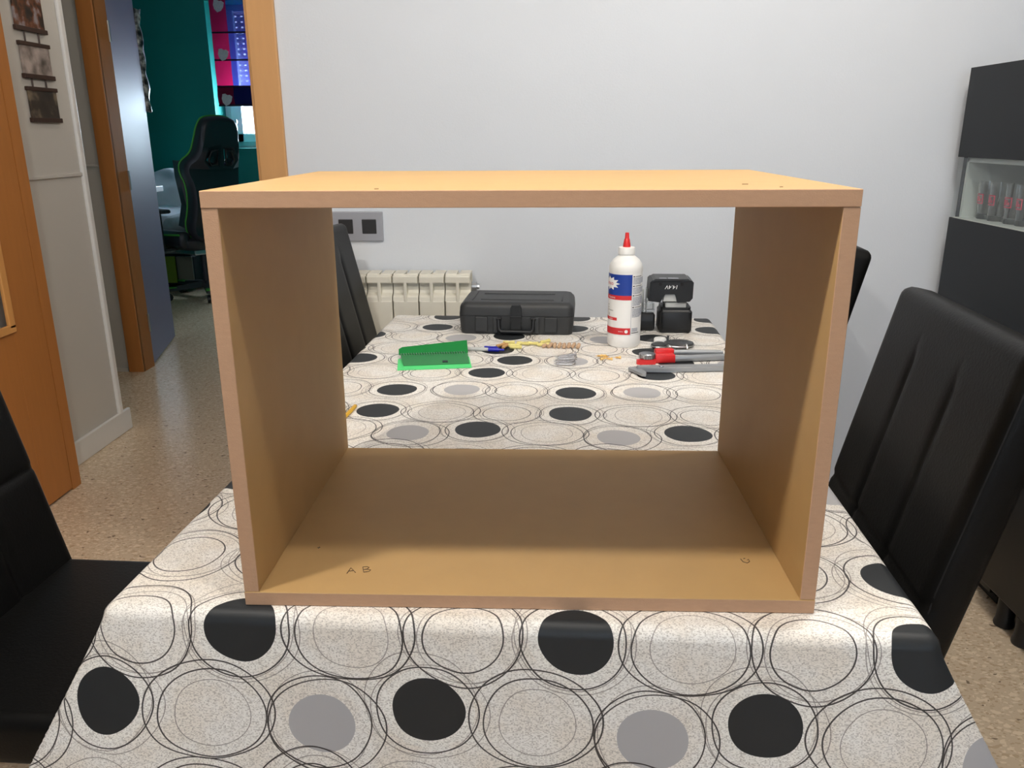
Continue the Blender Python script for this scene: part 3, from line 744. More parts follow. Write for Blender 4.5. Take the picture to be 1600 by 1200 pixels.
g0 = None
for y, dx, lab in ((1.690, 0, 'clear drinking glass with a pink square print, farthest in the cabinet niche'), (1.628, 0.0, 'clear drinking glass with a pink square print, second from the far end of the niche'), (1.545, 0.0, 'clear drinking glass with a pink print, third from the far end of the niche'), (1.487, 0, 'clear drinking glass with a pink print, nearest in the niche at the picture edge')):
    if g0 is None:
        g0 = thing('drinking_glass', lab, 'glass', (1.305, y, 0.2505), 0, 'printed glasses in the cabinet niche')
        b = MB(); b.lathe([(0.024, 0), (0.0255, 0.002), (0.029, 0.105), (0.0278, 0.105), (0.0242, 0.016), (0.001, 0.014)], 24, cap=False); b.lathe([(0.0, 0.0), (0.024, 0)], 24, cap=False); b.build('tumbler', M['glass'], g0, smooth=40)
        b = MB()
        for p0, p1, q0, q1 in ((-34, 34, 0.043, 0.0465), (-34, 34, 0.068, 0.0715), (-34, -27, 0.0465, 0.068), (27, 34, 0.0465, 0.068), (-20, -4, 0.05, 0.065), (2, 8, 0.05, 0.065), (12, 20, 0.05, 0.058)):
            rr = lambda z: 0.0258 + z * 0.0335
            b.loft([[((rr(z) + d) * math.cos(R(ph)), (rr(z) + d) * math.sin(R(ph)), z) for z, d in ((q0, 0), (q1, 0), (q1, 0.0006), (q0, 0.0006))] for ph in (180 + p0, 180 + (p0 + p1) / 2, 180 + p1)])
        b.build('print', M['pinkprint'], g0)
    else: dup(g0, (1.305 + dx, y, 0.2505), R(random.uniform(-8, 8)), lab)

# ------------------------------------------------------------------ things on the far half of the table
def tloc(px, py): return (px, py)
# tool case
cs = thing('tool_case', 'black plastic tool case with a carry handle on the far end of the table', 'case', (-0.045, 1.362, 0.0003), -0.055)
def slab(b, w_, d_, z0, z1, r, ins=0.0, m=None):
    o0, o1 = rrect(w_ - ins, d_ - ins, r), rrect(w_, d_, r)
    lip = min(0.006, (z1 - z0) / 3)
    b.loft([[(x, y, z0) for x, y in rrect(w_ - 0.008, d_ - 0.008, r - 0.003)], [(x, y, z0 + lip) for x, y in o1], [(x, y, z1 - lip) for x, y in o1], [(x, y, z1) for x, y in rrect(w_ - 0.010, d_ - 0.010, r - 0.004)]], m=m)
CWd, CDp = 0.296, 0.185
b = MB()
b.loft([[(x * (1 - e), y * (1 - e), z) for x, y in rrect(CWd, CDp, 0.018)] for e, z in ((0.035, 0), (0.02, 0.006), (0.0, 0.046), (0.0, 0.0475))]); b.build('lower_shell', M['case'], cs, smooth=40)
b = MB()
b.loft([[(x * (1 - e) - (0.0), y * (1 - e * 1.2), z) for x, y in rrect(CWd, CDp, 0.018)] for e, z in ((0.0, 0.0485), (0.0, 0.05), (0.012, 0.068), (0.028, 0.074), (0.045, 0.076), (0.075, 0.081), (0.10, 0.082))])
b.box((-0.095, -0.052, 0.081), (0.095, -0.048, 0.0835), 0.001); b.box((-0.095, 0.028, 0.081), (0.095, 0.032, 0.0835), 0.001)
b.box((-0.118, -0.06, 0.081), (-0.114, 0.06, 0.0835), 0.001); b.box((0.114, -0.06, 0.081), (0.118, 0.06, 0.0835), 0.001)
b.build('lid', M['case'], cs, smooth=40)
yf = -CDp / 2
b = MB()
for x in (-0.089, 0.089): b.box((x - 0.016, yf - 0.005, 0.008), (x + 0.016, yf + 0.004, 0.046), 0.002)
for x in (-0.053, 0.053): b.box((x - 0.006, yf - 0.004, 0.004), (x + 0.006, yf + 0.006, 0.046), 0.002)
build_each(b, 'front_rib', M['case'], cs)
b = MB(); b.loft([[(x, y, z) for x, z in ((-0.014, 0.034), (0.014, 0.034), (0.014, 0.07), (0.010, 0.077), (-0.010, 0.077), (-0.014, 0.07))] for y in (yf - 0.007, yf + 0.006)]); b.box((-0.015, yf - 0.010, 0.046), (0.015, yf, 0.050), 0.001); b.box((-0.014, yf - 0.005, 0.012), (0.014, yf, 0.046), 0.002); b.build('latch', M['blackplastic'], cs)
b = MB(); b.tube([(-0.044, yf - 0.003, 0.042), (-0.044, yf - 0.008, 0.016), (-0.038, yf - 0.009, 0.008), (0.038, yf - 0.009, 0.008), (0.044, yf - 0.008, 0.016), (0.044, yf - 0.003, 0.042)], 0.0052, 8)
for x in (-0.044, 0.044): b.box((x - 0.007, yf - 0.007, 0.038), (x + 0.007, yf, 0.045), 0.002)
b.build('carry_handle', M['blackplastic'], cs, smooth=50)

# glue bottle
gb = thing('glue_bottle', 'white glue bottle with red nozzle and a blue and red label', 'bottle', (0.2150, 1.172, 0.0003))
r0 = 0.0398
b = MB(); b.lathe([(0.030, 0.001), (0.036, 0.0), (r0, 0.006), (r0, 0.028), (r0 - 0.0006, 0.03), (r0 - 0.0006, 0.178), (r0, 0.180), (r0, 0.190), (r0 - 0.002, 0.198), (r0 - 0.009, 0.208), (0.022, 0.215), (0.0185, 0.218), (0.018, 0.22)], 40); b.build('bottle_body', M['whiteplastic'], gb, smooth=50)
b = MB(); b.lathe([(0.0198, 0.2205), (0.0198, 0.234), (0.0185, 0.2365), (0.010, 0.237)], 28); b.build('screw_cap', M['whiteplastic'], gb, smooth=50)
b = MB(); b.lathe([(0.0092, 0.237), (0.0086, 0.243), (0.0064, 0.255), (0.0052, 0.257), (0.0044, 0.270), (0.0020, 0.2705)], 20); b.build('nozzle', M['red'], gb, smooth=50)
def cylpatch(b, p0, p1, z0, z1, rr, t=0.0003, n=10, m=None):
    b.loft([[((rr + d) * math.sin(R(p0 + (p1 - p0) * i / n)), -(rr + d) * math.cos(R(p0 + (p1 - p0) * i / n)), z) for z, d in ((z0, 0), (z1, 0), (z1, t), (z0, t))] for i in range(n + 1)], m=m)
S = 17
lb = MB(); cylpatch(lb, -120, 95, 0.032, 0.177, r0 - 0.0006, 0.0005, 40); label = lb.build('label', M['label'], gb, smooth=40)
b = MB(); cylpatch(b, -118, S, 0.127, 0.1765, r0, n=24); b.build('blue_field', M['blue'], label, smooth=40)
b = MB(); cylpatch(b, -118, S, 0.1165, 0.127, r0, n=24); cylpatch(b, -118, S - 1, 0.033, 0.049, r0, n=24); cylpatch(b, -118, -32, 0.0665, 0.0735, r0, n=14); build_each(b, 'red_band', M['redlabel'], label, smooth=40)
def wrap(me, phi, z, rr):
    for v in me.vertices:
        a_ = R(phi) + v.co.x / rr
        v.co = Vector((rr * math.sin(a_), -rr * math.cos(a_), z + v.co.y))
    return me
# white starburst behind the lettering
burst = []
for k in range(22):
    q = 2 * PI * k / 22; s_ = 1.0 if k % 2 == 0 else 0.66
    burst.append((0.030 * s_ * math.cos(q), 0.0165 * s_ * math.sin(q)))
b = MB(); n_ = 5
for k in range(22):
    p_, q_ = burst[k], burst[(k + 1) % 22]
    tri = [(0, 0), p_, q_]
    vs_ = [b.bm.verts.new((x, y, 0)) for x, y in tri]; b.bm.faces.new(vs_)
bmesh.ops.subdivide_edges(b.bm, edges=b.bm.edges[:], cuts=3, use_grid_fill=True)
me = b.mesh('starburst', M['whiteprint']); link('starburst', wrap(me, -66, 0.1545, r0 + 0.0006), label)
def lab_text(name, s, size, phi, z, m, align='LEFT', shear=0.0):
    me = text_mesh(s, size, m, align, shear); return link(name, wrap(me, phi, z, r0 + 0.0009), label)
lab_text('lettering', 'imeo', 0.0135, -87, 0.1545, M['redtext'])
lab_text('lettering', 'Madera', 0.0075, -72, 0.1215, M['whiteprint'])
lab_text('lettering', 'la', 0.006, -74, 0.103, M['blackprint']); lab_text('lettering', 'la', 0.006, -74, 0.0965, M['blackprint']); lab_text('lettering', 'la Madera', 0.0052, -76, 0.0900, M['blackprint'])
lab_text('lettering', '2', 0.008, -70, 0.0805, M['blackprint']); lab_text('lettering', 'rápida', 0.005, -66, 0.070, M['whiteprint'])
lab_text('lettering', 'toxico', 0.0045, -25, 0.041, M['whiteprint'])
b = MB(); b.lathe([(0.0042, 0), (0.0042, 0.0003)], 16); me = b.mesh('round_mark', M['whiteprint'])
for v in me.vertices: v.co = Vector((v.co.x, v.co.y, v.co.z))
link('round_mark', wrap(me, 2, 0.041, r0 + 0.0009), label)
b = MB()
zz = 0.172
for para in range(4):
    b_rows = 6 if para < 2 else 8
    cylpatch(b, S + 4, S + 10, zz - 0.0012, zz + 0.0012, r0, 0.0004, 3, M['blackprint']); cylpatch(b, S + 13, S + 42 + para * 3, zz - 0.0006, zz + 0.0006, r0, 0.0004, 8, M['blackprint']); zz -= 0.0042
    for k in range(b_rows):
        e = 66 if k < b_rows - 1 else 40
        p_ = S + 4
        while p_ < S + e:
            w_ = random.uniform(3, 11); cylpatch(b, p_, min(p_ + w_, S + e), zz - 0.00055, zz + 0.00055, r0, 0.0004, 2, M['print']); p_ += w_ + 1.4
        zz -= 0.0027
    zz -= 0.0022
for zq in (0.0475, 0.0445, 0.0415): cylpatch(b, S + 4, S + 30, zq - 0.0006, zq + 0.0006, r0, 0.0004, 6, M['print'])
cylpatch(b, S + 4, S + 36, 0.0362, 0.0376, r0, 0.0004, 6, M['blackprint'])
sp = b.build('small_print', None, label); sp['kind'] = 'stuff'
b = MB(); cylpatch(b, S, S + 0.7, 0.033, 0.177, r0, 0.0004, 1); b.build('label_divider', M['print'], label)

# cordless tool batteries
bt = thing('battery_pack', 'black cordless battery pack standing at the bottom of the pair of batteries', 'battery', (0.360, 1.329, 0.0003), -0.03)
b = MB(); slab(b, 0.084, 0.078, 0, 0.060, 0.010); b.box((-0.034, -0.0405, 0.008), (0.034, -0.036, 0.055), 0.003); b.build('body', M['blackplastic'], bt, smooth=40)
b = MB(); b.loft([[(x, y, z) for x, y in rrect(0.076 - k, 0.07 - k, 0.010)] for k, z in ((0, 0.0605), (0, 0.066), (0.016, 0.0665), (0.016, 0.074))]); b.build('collar', M['blackplastic'], bt, smooth=40)
b = MB(); b.box((-0.028, -0.033, 0.064), (0.026, -0.0, 0.079), 0.003); b.build('release_tab', M['greyplastic'], bt)
bu = thing('battery_pack', 'black battery pack marked 14.4V, upside down on top of the other pack', 'battery', (0.345, 1.332, 0.0800), -0.04)
arch = [(-0.056, 0.004), (-0.026, 0.0), (-0.0195, 0.020), (-0.016, 0.025), (0.010, 0.025), (0.0135, 0.020), (0.017, 0.0), (0.048, 0.003), (0.055, 0.012), (0.0555, 0.052), (0.050, 0.0565), (-0.048, 0.0565), (-0.0535, 0.052)]
b = MB(); b.prism(arch, -0.045, 0.045, 'y'); bmesh.ops.bevel(b.bm, geom=[e for e in b.bm.edges if len({round(v.co.y, 3) for v in e.verts}) == 1], offset=0.003, segments=2, affect='EDGES'); b.build('body', M['blackplastic'], bu, smooth=35)
b = MB(); b.prism([(-0.0185, 0.003), (0.0155, 0.003), (0.0095, 0.0235), (-0.0155, 0.0235)], -0.040, 0.03, 'y'); b.build('cell_holder', M['greyplastic'], bu)
b = MB(); b.prism([(-0.046, 0.0565), (0.048, 0.0565), (0.042, 0.0605), (-0.040, 0.0605)], -0.040, 0.04, 'y'); o = b.build('base_plate', M['greykey'], bu)
b = MB(); b.box((-0.03, -0.035, 0.0603), (-0.012, -0.025, 0.0611)); b.box((-0.008, -0.036, 0.0603), (0.018, -0.022, 0.0611)); build_each(b, 'sticker', M['silverplastic'], bu)
b = MB()
for x in (-0.028, 0.026): b.cyl((x, -0.0452, 0.048), (x, -0.0475, 0.048), 0.0042, 12)
build_each(b, 'screw_socket', M['stitch'], bu)
me = text_mesh('14.4V', 0.0140, M['whiteprint'], 'CENTER', 0.15, 0.0002); o = link('lettering', me, bu, (0.001, -0.0454, 0.041), (R(90), R(180), 0)); o['label'] = 'white 14.4V lettering, upside down'
bl = thing('battery_charger', 'black and clear charger base behind the glue bottle', 'charger', (0.283, 1.350, 0.0003), -0.03)
b = MB(); slab(b, 0.055, 0.07, 0, 0.047, 0.006); b.build('body', M['blackplastic'], bl, smooth=40)
b = MB(); b.box((-0.02, -0.030, 0.0472), (0.026, 0.03, 0.072), 0.004); b.build('clear_cover', M['clearplastic'], bl)
b = MB(); b.box((-0.020, -0.02, 0.047), (-0.002, 0.015, 0.108), 0.003); b.box((0.004, -0.02, 0.047), (0.006, 0.005, 0.108), 0.0005); build_each(b, 'contact_post', M['greyplastic'], bl)

# clear bag with dark fittings
bg = thing('hardware_bag', 'crumpled clear plastic bag holding dark round fittings, beside the batteries', 'bag', (0.332, 1.150, 0.0003), 0.1)
b = MB(); n = 26; bm = b.bm; G = []
for i in range(n):
    row = []
    for k in range(18):
        x, y = -0.062 + 0.124 * i / (n - 1), -0.045 + 0.09 * k / 17
        e = max(0, 1 - (x / 0.064) ** 4) * max(0, 1 - (y / 0.047) ** 4)
        row.append(bm.verts.new((x + random.uniform(-.0015, .0015), y + random.uniform(-.0015, .0015), 0.002 + e * (0.019 + 0.005 * math.sin(x * 150 + y * 60) * math.cos(y * 170)) + random.uniform(0, .002))))
    G.append(row)
for i in range(n - 1):
    for k in range(17): bm.faces.new((G[i][k], G[i + 1][k], G[i + 1][k + 1], G[i][k + 1]))
mfilm = bpy.data.materials.new('clear_film'); mfilm.use_nodes = True; nt = mfilm.node_tree; pb = nt.nodes['Principled BSDF']; pb.inputs['Roughness'].default_value = 0.08; pb.inputs['Base Color'].default_value = (0.9, 0.9, 0.9, 1)
tpn = nt.nodes.new('ShaderNodeBsdfTransparent'); mxn = nt.nodes.new('ShaderNodeMixShader'); mxn.inputs[0].default_value = 0.93
gln = nt.nodes.new('ShaderNodeBsdfGlossy'); gln.inputs['Roughness'].default_value = 0.1; nt.links.new(gln.outputs[0], mxn.inputs[1]); nt.links.new(tpn.outputs[0], mxn.inputs[2]); nt.links.new(mxn.outputs[0], nt.nodes['Material Output'].inputs[0])
b.build('bag_film', mfilm, bg, smooth=True)
def cup(x, y, rx, ry, rz):
    b = MB(); b.lathe([(0.2, 0.0), (0.85, 0.0), (1.0, 0.006), (0.97, 0.010), (0.5, 0.014), (0.02, 0.015)], 24, Matrix.Translation((x, y, 0.001)) @ Matrix.Rotation(rz, 4, 'Z') @ Matrix.Diagonal((rx, ry, 1, 1)), M['darksteel'])
    b.tube([(x + rx * math.cos(2 * PI * k / 24), y + ry * math.sin(2 * PI * k / 24), 0.0065) for k in range(24)], 0.0018, 6, None, M['steel'], True)
    return b.build('fitting', None, bg, smooth=40)
cup(0.014, 0.0, 0.036, 0.030, 0); cup(-0.037, -0.012, 0.019, 0.017, 0)
b = MB(); b.lathe([(0.014, 0.002), (0.015, 0.004), (0.015, 0.014), (0.013, 0.017), (0.002, 0.018)], 20, Matrix.Translation((-0.026, 0.024, 0))); b.build('white_cap', M['whiteplastic'], bg, smooth=40)
b = MB(); b.cyl((-0.006, 0.026, 0.002), (-0.006, 0.026, 0.021), 0.0028, 10); b.build('pin', M['darksteel'], bg)

# red and grey clamp
cl = thing('bar_clamp', 'red and grey bar clamp with a knurled wheel, lying behind the knife', 'clamp', (0.2290, 0.985, 0.0003), 0.14)
b = MB(); b.prism([(0, 0.004), (0.006, 0.0), (0.04, -0.002), (0.045, 0.010), (0.088, 0.008), (0.09, 0.030), (0.045, 0.032), (0.02, 0.020), (0.0, 0.012)], 0.0, 0.010, 'z'); b.box((0.042, 0.006, 0.0), (0.088, 0.030, 0.019), 0.003); b.box((0.048, 0.028, 0.008), (0.092, 0.046, 0.026), 0.004); b.build('jaw', M['red'], cl, smooth=35)
b = MB(); b.lathe([(0.016, 0.0105), (0.017, 0.012), (0.017, 0.020), (0.015, 0.022), (0.004, 0.0225)], 20, Matrix.Translation((0.026, 0.018, 0)))
for k in range(20): b.box((0.0155, -0.0012, 0.011), (0.0185, 0.0012, 0.021), mtx=Matrix.Translation((0.026, 0.018, 0)) @ Matrix.Rotation(2 * PI * k / 20, 4, 'Z'))
b.build('knurled_wheel', M['steel'], cl)
b = MB(); b.box((0.086, 0.008, 0.001), (0.30, 0.026, 0.014), 0.004); b.cyl((0.09, 0.037, 0.017), (0.20, 0.032, 0.014), 0.006, 12); b.cyl((0.20, 0.032, 0.014), (0.206, 0.0315, 0.014), 0.004, 10); b.build('bar', M['greymetal'], cl, smooth=40)

kn = thing('utility_knife', 'grey utility knife with a pointed blade, nearest of the tools', 'knife', (0.203, 0.926, 0.0003), 0.085)
b = MB(); b.prism([(0.018, -0.006), (0.10, -0.012), (0.225, -0.010), (0.225, 0.010), (0.10, 0.010), (0.018, 0.010)], 0.001, 0.013, 'z'); bmesh.ops.bevel(b.bm, geom=b.bm.edges[:], offset=0.002, segments=2, affect='EDGES'); b.build('body', M['greymetal'], kn, smooth=35)
b = MB(); b.prism([(0.0, 0.006), (0.006, 0.012), (0.022, 0.011), (0.032, -0.030), (0.028, -0.046), (0.020, -0.043)], 0.003, 0.009, 'z'); b.build('blade_head', M['greymetal'], kn)
b = MB(); b.lathe([(0.0055, 0.0132), (0.005, 0.0150), (0.001, 0.0155)], 12, Matrix.Translation((0.070, -0.005, 0))); b.build('screw', M['steel'], kn)

# spiral notebook
nb = thing('spiral_notebook', 'small green spiral notebook lying half open on the cloth', 'notebook', (-0.299, 0.930, 0.0004), 0.15)
b = MB(); b.box((0, 0, 0), (0.163, 0.094, 0.0012), 0.0004, 1); o = b.build('back_cover', M['greenlight'], nb)
b = MB(); b.box((0.014, 0.058, 0.0013), (0.157, 0.092, 0.0044), 0.0004, 1); b.build('pages', M['paper'], nb)
b = MB(); b.loft([[(0.002 + i_, y, z) for i_, y, z in ((0.012, 0.030, 0.0013), (0.012, 0.030, 0.0020), (0.004, 0.096, 0.0098), (0.004, 0.096, 0.0088))], [(0.160, y, z) for y, z in ((0.030, 0.0013), (0.030, 0.0020), (0.096, 0.0098), (0.096, 0.0088))]]); b.build('front_cover', M['green'], nb)
b = MB()
mt = Matrix.Translation((0, 0.100, 0.0085)) @ Matrix.Rotation(R(32), 4, 'X')
b.loft([[mt @ Vector(p) for p in pp] for pp in ([(0.002, 0, 0), (0.161, 0, 0), (0.161, 0.040, 0), (0.010, 0.024, 0), (0.002, 0.018, 0)], [(0.002, 0, 0.001), (0.161, 0, 0.001), (0.161, 0.040, 0.001), (0.010, 0.024, 0.001), (0.002, 0.018, 0.001)])]); b.build('raised_cover', M['green'], nb)
b = MB(); mt2 = Matrix.Translation((0.106, 0.046, 0.0046)) @ Matrix.Rotation(math.atan2(0.0078, 0.066), 4, 'X'); b.box((-0.006, -0.005, -0.001), (0.006, 0.005, 0.0004), mtx=mt2); build_each(b, 'sticker', M['blackprint'], nb)
b = MB()
pts = []
for k in range(26 * 8):
    q = 2 * PI * k / 8; pts.append((0.006 + 0.150 * k / (26 * 8), 0.0965 + 0.0055 * math.cos(q), 0.0075 + 0.0055 * math.sin(q)))
b.tube(pts, 0.0007, 5); b.build('spiral_wire', M['steel'], nb)

pn = thing('ballpoint_pen', 'blue and clear ballpoint pen pointing out of the green notebook', 'pen', (-0.150, 1.102, 0.0055), -0.12)
b = MB(); b.cyl((-0.02, 0, 0), (0.040, 0, 0), 0.0045, 12); b.build('barrel', M['greyplastic'], pn, smooth=40)
b = MB(); b.cyl((0.040, 0, 0), (0.066, 0, 0), 0.0052, 12); b.cyl((0.066, 0, 0), (0.078, 0, 0), 0.0028, 10); b.box((0.030, -0.002, 0.005), (0.062, 0.002, 0.008), 0.001); o = b.build('grip', M['blueplastic'], pn, smooth=40); o['label'] = 'blue end with clip'

pc = thing('pencil', 'yellow pencil poking out from behind the left side of the box', 'pencil', (-0.3345, 0.675, 0.0043), R(-95))
b = MB(); b.cyl((0.002, 0, 0), (0.15, 0, 0), 0.0038, 6); b.build('shaft', M['yellow'], pc)
b = MB(); b.cyl((0, 0, 0), (0.0025, 0, 0), 0.0038, 6); b.cyl((0.15, 0, 0), (0.168, 0, 0), 0.0037, 6, r2=0.0006); build_each(b, 'bare_wood', M['beech'], pc)

# dowels
def dowel_obj(name, label, cat, grp, r, ln, m, parts):
    t = thing(name, label, cat, (0, 0, 0), 0, grp)
    return t
d0 = None
dl = 'fluted beech dowel in the row of seven beside the screws'
for i in range(8):
    x, y, rz = (0.0245, 1.143, R(66)) if i == 0 else (0.036 + 0.0113 * (i - 1), 1.140 + random.uniform(-.003, .003), R(80 + random.uniform(-8, 8)))
    lab = 'fluted beech dowel lying just left of the row of dowels' if i == 0 else ('leftmost', 'second from the left', 'third from the left', 'middle', 'third from the right', 'second from the right', 'rightmost')[i - 1] + ' fluted beech dowel in the row of seven beside the screws'
    if d0 is None:
        b = MB(); r_ = 0.0046; L_ = 0.030
        prof = [(-L_ / 2, 0.6), (-L_ / 2 + 0.002, 1), (L_ / 2 - 0.002, 1), (L_ / 2, 0.6)]
        b.loft([[(xx, r_ * k * (1 if q % 2 else 0.88) * math.cos(2 * PI * q / 20), r_ * k * (1 if q % 2 else 0.88) * math.sin(2 * PI * q / 20)) for q in range(20)] for xx, k in prof])
        d0 = b.build('wooden_dowel', M['beech'], None, (x, y, 0.0049), (0, 0, rz), 40); tag(d0, lab, 'dowel', 'beech dowels on the tablecloth')
    else:
        o = d0.copy(); C.objects.link(o); o.location = (x, y, 0.0049 + Z0); o.rotation_euler = (0, 0, rz); o['label'] = lab
# wall plugs
def plug(m, name):
    b = MB(); b.loft([[(xx, k * 0.0042 * math.cos(2 * PI * q / 10), k * 0.0042 * math.sin(2 * PI * q / 10)) for q in range(10)] for xx, k in ((-0.015, .7), (-0.013, 1), (-0.004, 1), (-0.003, .85), (0.003, .85), (0.004, 1), (0.012, 1), (0.0125, 1.25), (0.014, 1.25))])
    return b.mesh(name, m)
mp_y, mp_b = plug(M['yellowplug'], 'wall_plug'), plug(M['brownplug'], 'wall_plug')
for (x, y, rz, me, lab) in ((-0.083, 1.138, 50, mp_b, 'tan wall plug nearest the pen tip'), (-0.072, 1.128, 70, mp_b, 'tan wall plug tucked against the yellow plugs'),
        (-0.064, 1.166, -4, mp_y, 'pale yellow wall plug at the back left of its heap'), (-0.030, 1.158, -8, mp_y, 'pale yellow wall plug at the back right of its heap'), (-0.050, 1.138, 5, mp_y, 'pale yellow wall plug in the middle of its heap'), (-0.046, 1.121, 3, mp_y, 'pale yellow wall plug at the front of the left heap'),
        (-0.006, 1.158, -15, mp_y, 'pale yellow wall plug at the left of the right heap'), (0.024, 1.177, 42, mp_y, 'pale yellow wall plug at the back of the right heap'), (0.020, 1.146, 5, mp_y, 'pale yellow wall plug at the front of the right heap')):
    o = link('wall_plug', me, None, (x, y, 0.0056), (0, 0, R(rz)), 40); tag(o, lab, 'wall plug', 'wall plugs in front of the tool case')
# steel screws
def screw(r_, L_, m, name):
    b = MB(); rings = []
    n = int(L_ / 0.0022)
    rings.append((0, 0.0004))
    for i in range(n):
        xx = 0.003 + (L_ - 0.008) * i / n; k = min(1, 0.35 + i / 5)
        rings += [(xx, r_ * k), (xx + 0.0011, r_ * 0.68 * k)]
    rings += [(L_ - 0.005, r_ * 0.85), (L_, r_ * 1.75), (L_ + 0.0006, r_ * 1.65)]
    b.loft([[(xx, rr * math.cos(2 * PI * q / 10), rr * math.sin(2 * PI * q / 10)) for q in range(10)] for xx, rr in rings])
    return b.mesh(name, m)
ms = screw(0.0029, 0.048, M['screwsteel'], 'wood_screw')
for i, (x, y, z, rz, ry) in enumerate(((0.042, 0.9735, 0.0050, 2, 2), (0.043, 0.984, 0.0050, 1, 2), (0.040, 0.995, 0.0050, 5, 2), (0.043, 1.006, 0.0050, 8, 2), (0.046, 0.980, 0.0138, 6, -3), (0.045, 0.992, 0.0138, 10, -3), (0.047, 1.002, 0.0140, 16, -4))):
    o = link('wood_screw', ms, None, (x, y, z), (0, R(ry), R(rz)), 40)
    tag(o, ('front silver wood screw', 'second silver wood screw from the front', 'third silver wood screw from the front', 'rearmost silver wood screw', 'front silver wood screw', 'middle silver wood screw', 'rear silver wood screw')[i] + (' in the bottom layer of the small screw pile' if i < 4 else ' lying on top of the small screw pile'), 'screw', 'silver screws, bottom layer' if i < 4 else 'silver screws, top layer')
# brass shelf pins
mb_ = screw(0.0022, 0.016, M['brass'], 'brass_screw')
for i, (x, y, rz) in enumerate(((0.139, 1.047, 20), (0.150, 1.058, -35), (0.156, 1.036, 70), (0.160, 1.024, 10), (0.172, 1.040, 150), (0.180, 1.034, 15), (0.165, 1.030, 200))):
    o = link('brass_screw', mb_, None, (x, y, 0.0040), (0, R(3), R(rz)), 40); tag(o, ('leftmost tiny brass screw of the scatter', 'rearmost tiny brass screw of the scatter', 'tiny brass screw pointing away, left half of the scatter', 'frontmost tiny brass screw of the scatter', 'tiny brass screw second from the right of the scatter', 'rightmost tiny brass screw of the scatter', 'tiny brass screw in the middle front of the scatter')[i] + ', beside the silver screws', 'screw', 'tiny brass screws on the tablecloth')

# ------------------------------------------------------------------ hall: hanging photo plaques
ph = thing('photo_plaque', 'three small photo plaques hung in a chain on the hall wall', 'photo plaque', (-1.8195, 0, 0))
pm = [photo_mat('photo_print_orange', [rgb(30, 26, 25), rgb(52, 40, 34), rgb(112, 66, 40), rgb(150, 142, 146)], 22, 3.1), photo_mat('photo_print_pale', [rgb(70, 66, 62), rgb(120, 110, 104), rgb(160, 148, 142), rgb(190, 176, 170)], 18, 8.4), photo_mat('photo_print_dark', [rgb(34, 28, 24), rgb(50, 42, 36), rgb(60, 50, 42), rgb(130, 116, 96)], 12, 1.7)]
for (z0, z1, yo), m in zip(((0.860, 0.975, 0.0), (0.702, 0.806, 0.004), (0.553, 0.655, 0.008)), pm):
    b = MB(); b.box((0.002, 2.236 + yo, z0), (0.010, 2.408 + yo, z1), 0.001); pl = b.build('photo_panel', m, ph)
    b = MB(); b.box((0.0, 2.229 + yo, z1 - 0.004), (0.014, 2.414 + yo, z1 + 0.010), 0.002); b.build('plaque_rail', M['photodark'], pl)
    b = MB(); b.box((0.0, 2.229 + yo, z0 - 0.010), (0.014, 2.418 + yo, z0 + 0.006), 0.002); b.build('plaque_rail', M['photodark'], pl)
b = MB()
for z0, z1 in ((0.816, 0.850), (0.665, 0.692)):
    for y in (2.28, 2.365): b.cyl((0.006, y, z0), (0.006, y, z1), 0.003, 6)
build_each(b, 'cord', M['photodark'], ph)

# ------------------------------------------------------------------ bedroom
# roman blind in club colours
rb = thing('roman_blind', 'maroon and navy striped roman blind over the bedroom window', 'blind', (0, 6.885, 0))
zb, zt = 0.755, 1.66; xl = WX0 + 0.05
cols = [('maroon', xl, xl + 0.145), ('navy', xl + 0.145, xl + 0.62), ('maroon', xl + 0.62, WX1 + 0.03)]
for cname, x0, x1 in cols:
    b = MB(); zs = [zb, 0.915, 1.135, 1.36, zt]
    for k in range(4):
        b.loft([[(x, -0.006 - 0.02 * math.sin(PI * q) * (1 if k == 0 else 0.3), zs[k] + (zs[k + 1] - zs[k]) * q) for q in (0, .25, .5, .75, 1)] for x in (x0, x1)], cap=False, closed=False)
    b.build('cloth_stripe', M[cname], rb)
b = MB()
for z in (0.915, 1.135, 1.36): b.box((xl, -0.013, z - 0.007), (WX1 + 0.03, -0.006, z + 0.007), 0.002)
build_each(b, 'seam_bar', M['blindbar'], rb)
b = MB(); b.box((xl, -0.02, zb - 0.008), (WX1 + 0.03, -0.004, zb + 0.008), 0.002); b.build('bottom_bar', M['blindbar'], rb)
b = MB(); b.box((xl + 0.002, -0.006, zb), (WX1 + 0.02, -0.003, 0.915)); b.build('folded_back_layer', M['blindbar'], rb)
me_e = None
for z in (0.80, 1.175, 1.57):
    b = MB(); sh_ = [(-0.045, 0.04), (-0.02, 0.05), (0, 0.042), (0.02, 0.05), (0.045, 0.04), (0.044, 0.0), (0.03, -0.03), (0, -0.05), (-0.03, -0.03), (-0.044, 0.0)]
    b.prism(sh_, -0.0012, 0.0012, 'y')
    for zz_ in (-0.002,): b.box((-0.044, -0.0022, 0.008), (0.044, -0.001, 0.014), m=M['maroon'])
    b.box((-0.003, -0.0022, 0.012), (0.003, -0.001, 0.044), m=M['maroon'])
    b.box((-0.034, -0.0022, 0.014), (-0.006, -0.001, 0.040), m=M['navy'])
    b.mats.append(M['emblem']); 
    bm = b.bm
    for f in bm.faces:
        if len(f.verts) > 4 or abs(max(v.co.y for v in f.verts)) > 0.0011 or min(v.co.y for v in f.verts) > -0.0013 : f.material_index = len(b.mats) - 1
    o = b.build('emblem', None, rb, (xl + 0.082, -0.034 if z < 0.9 else -0.016, z), (0, R(14), 0)); o['label'] = 'pale shield emblem printed on the blind'

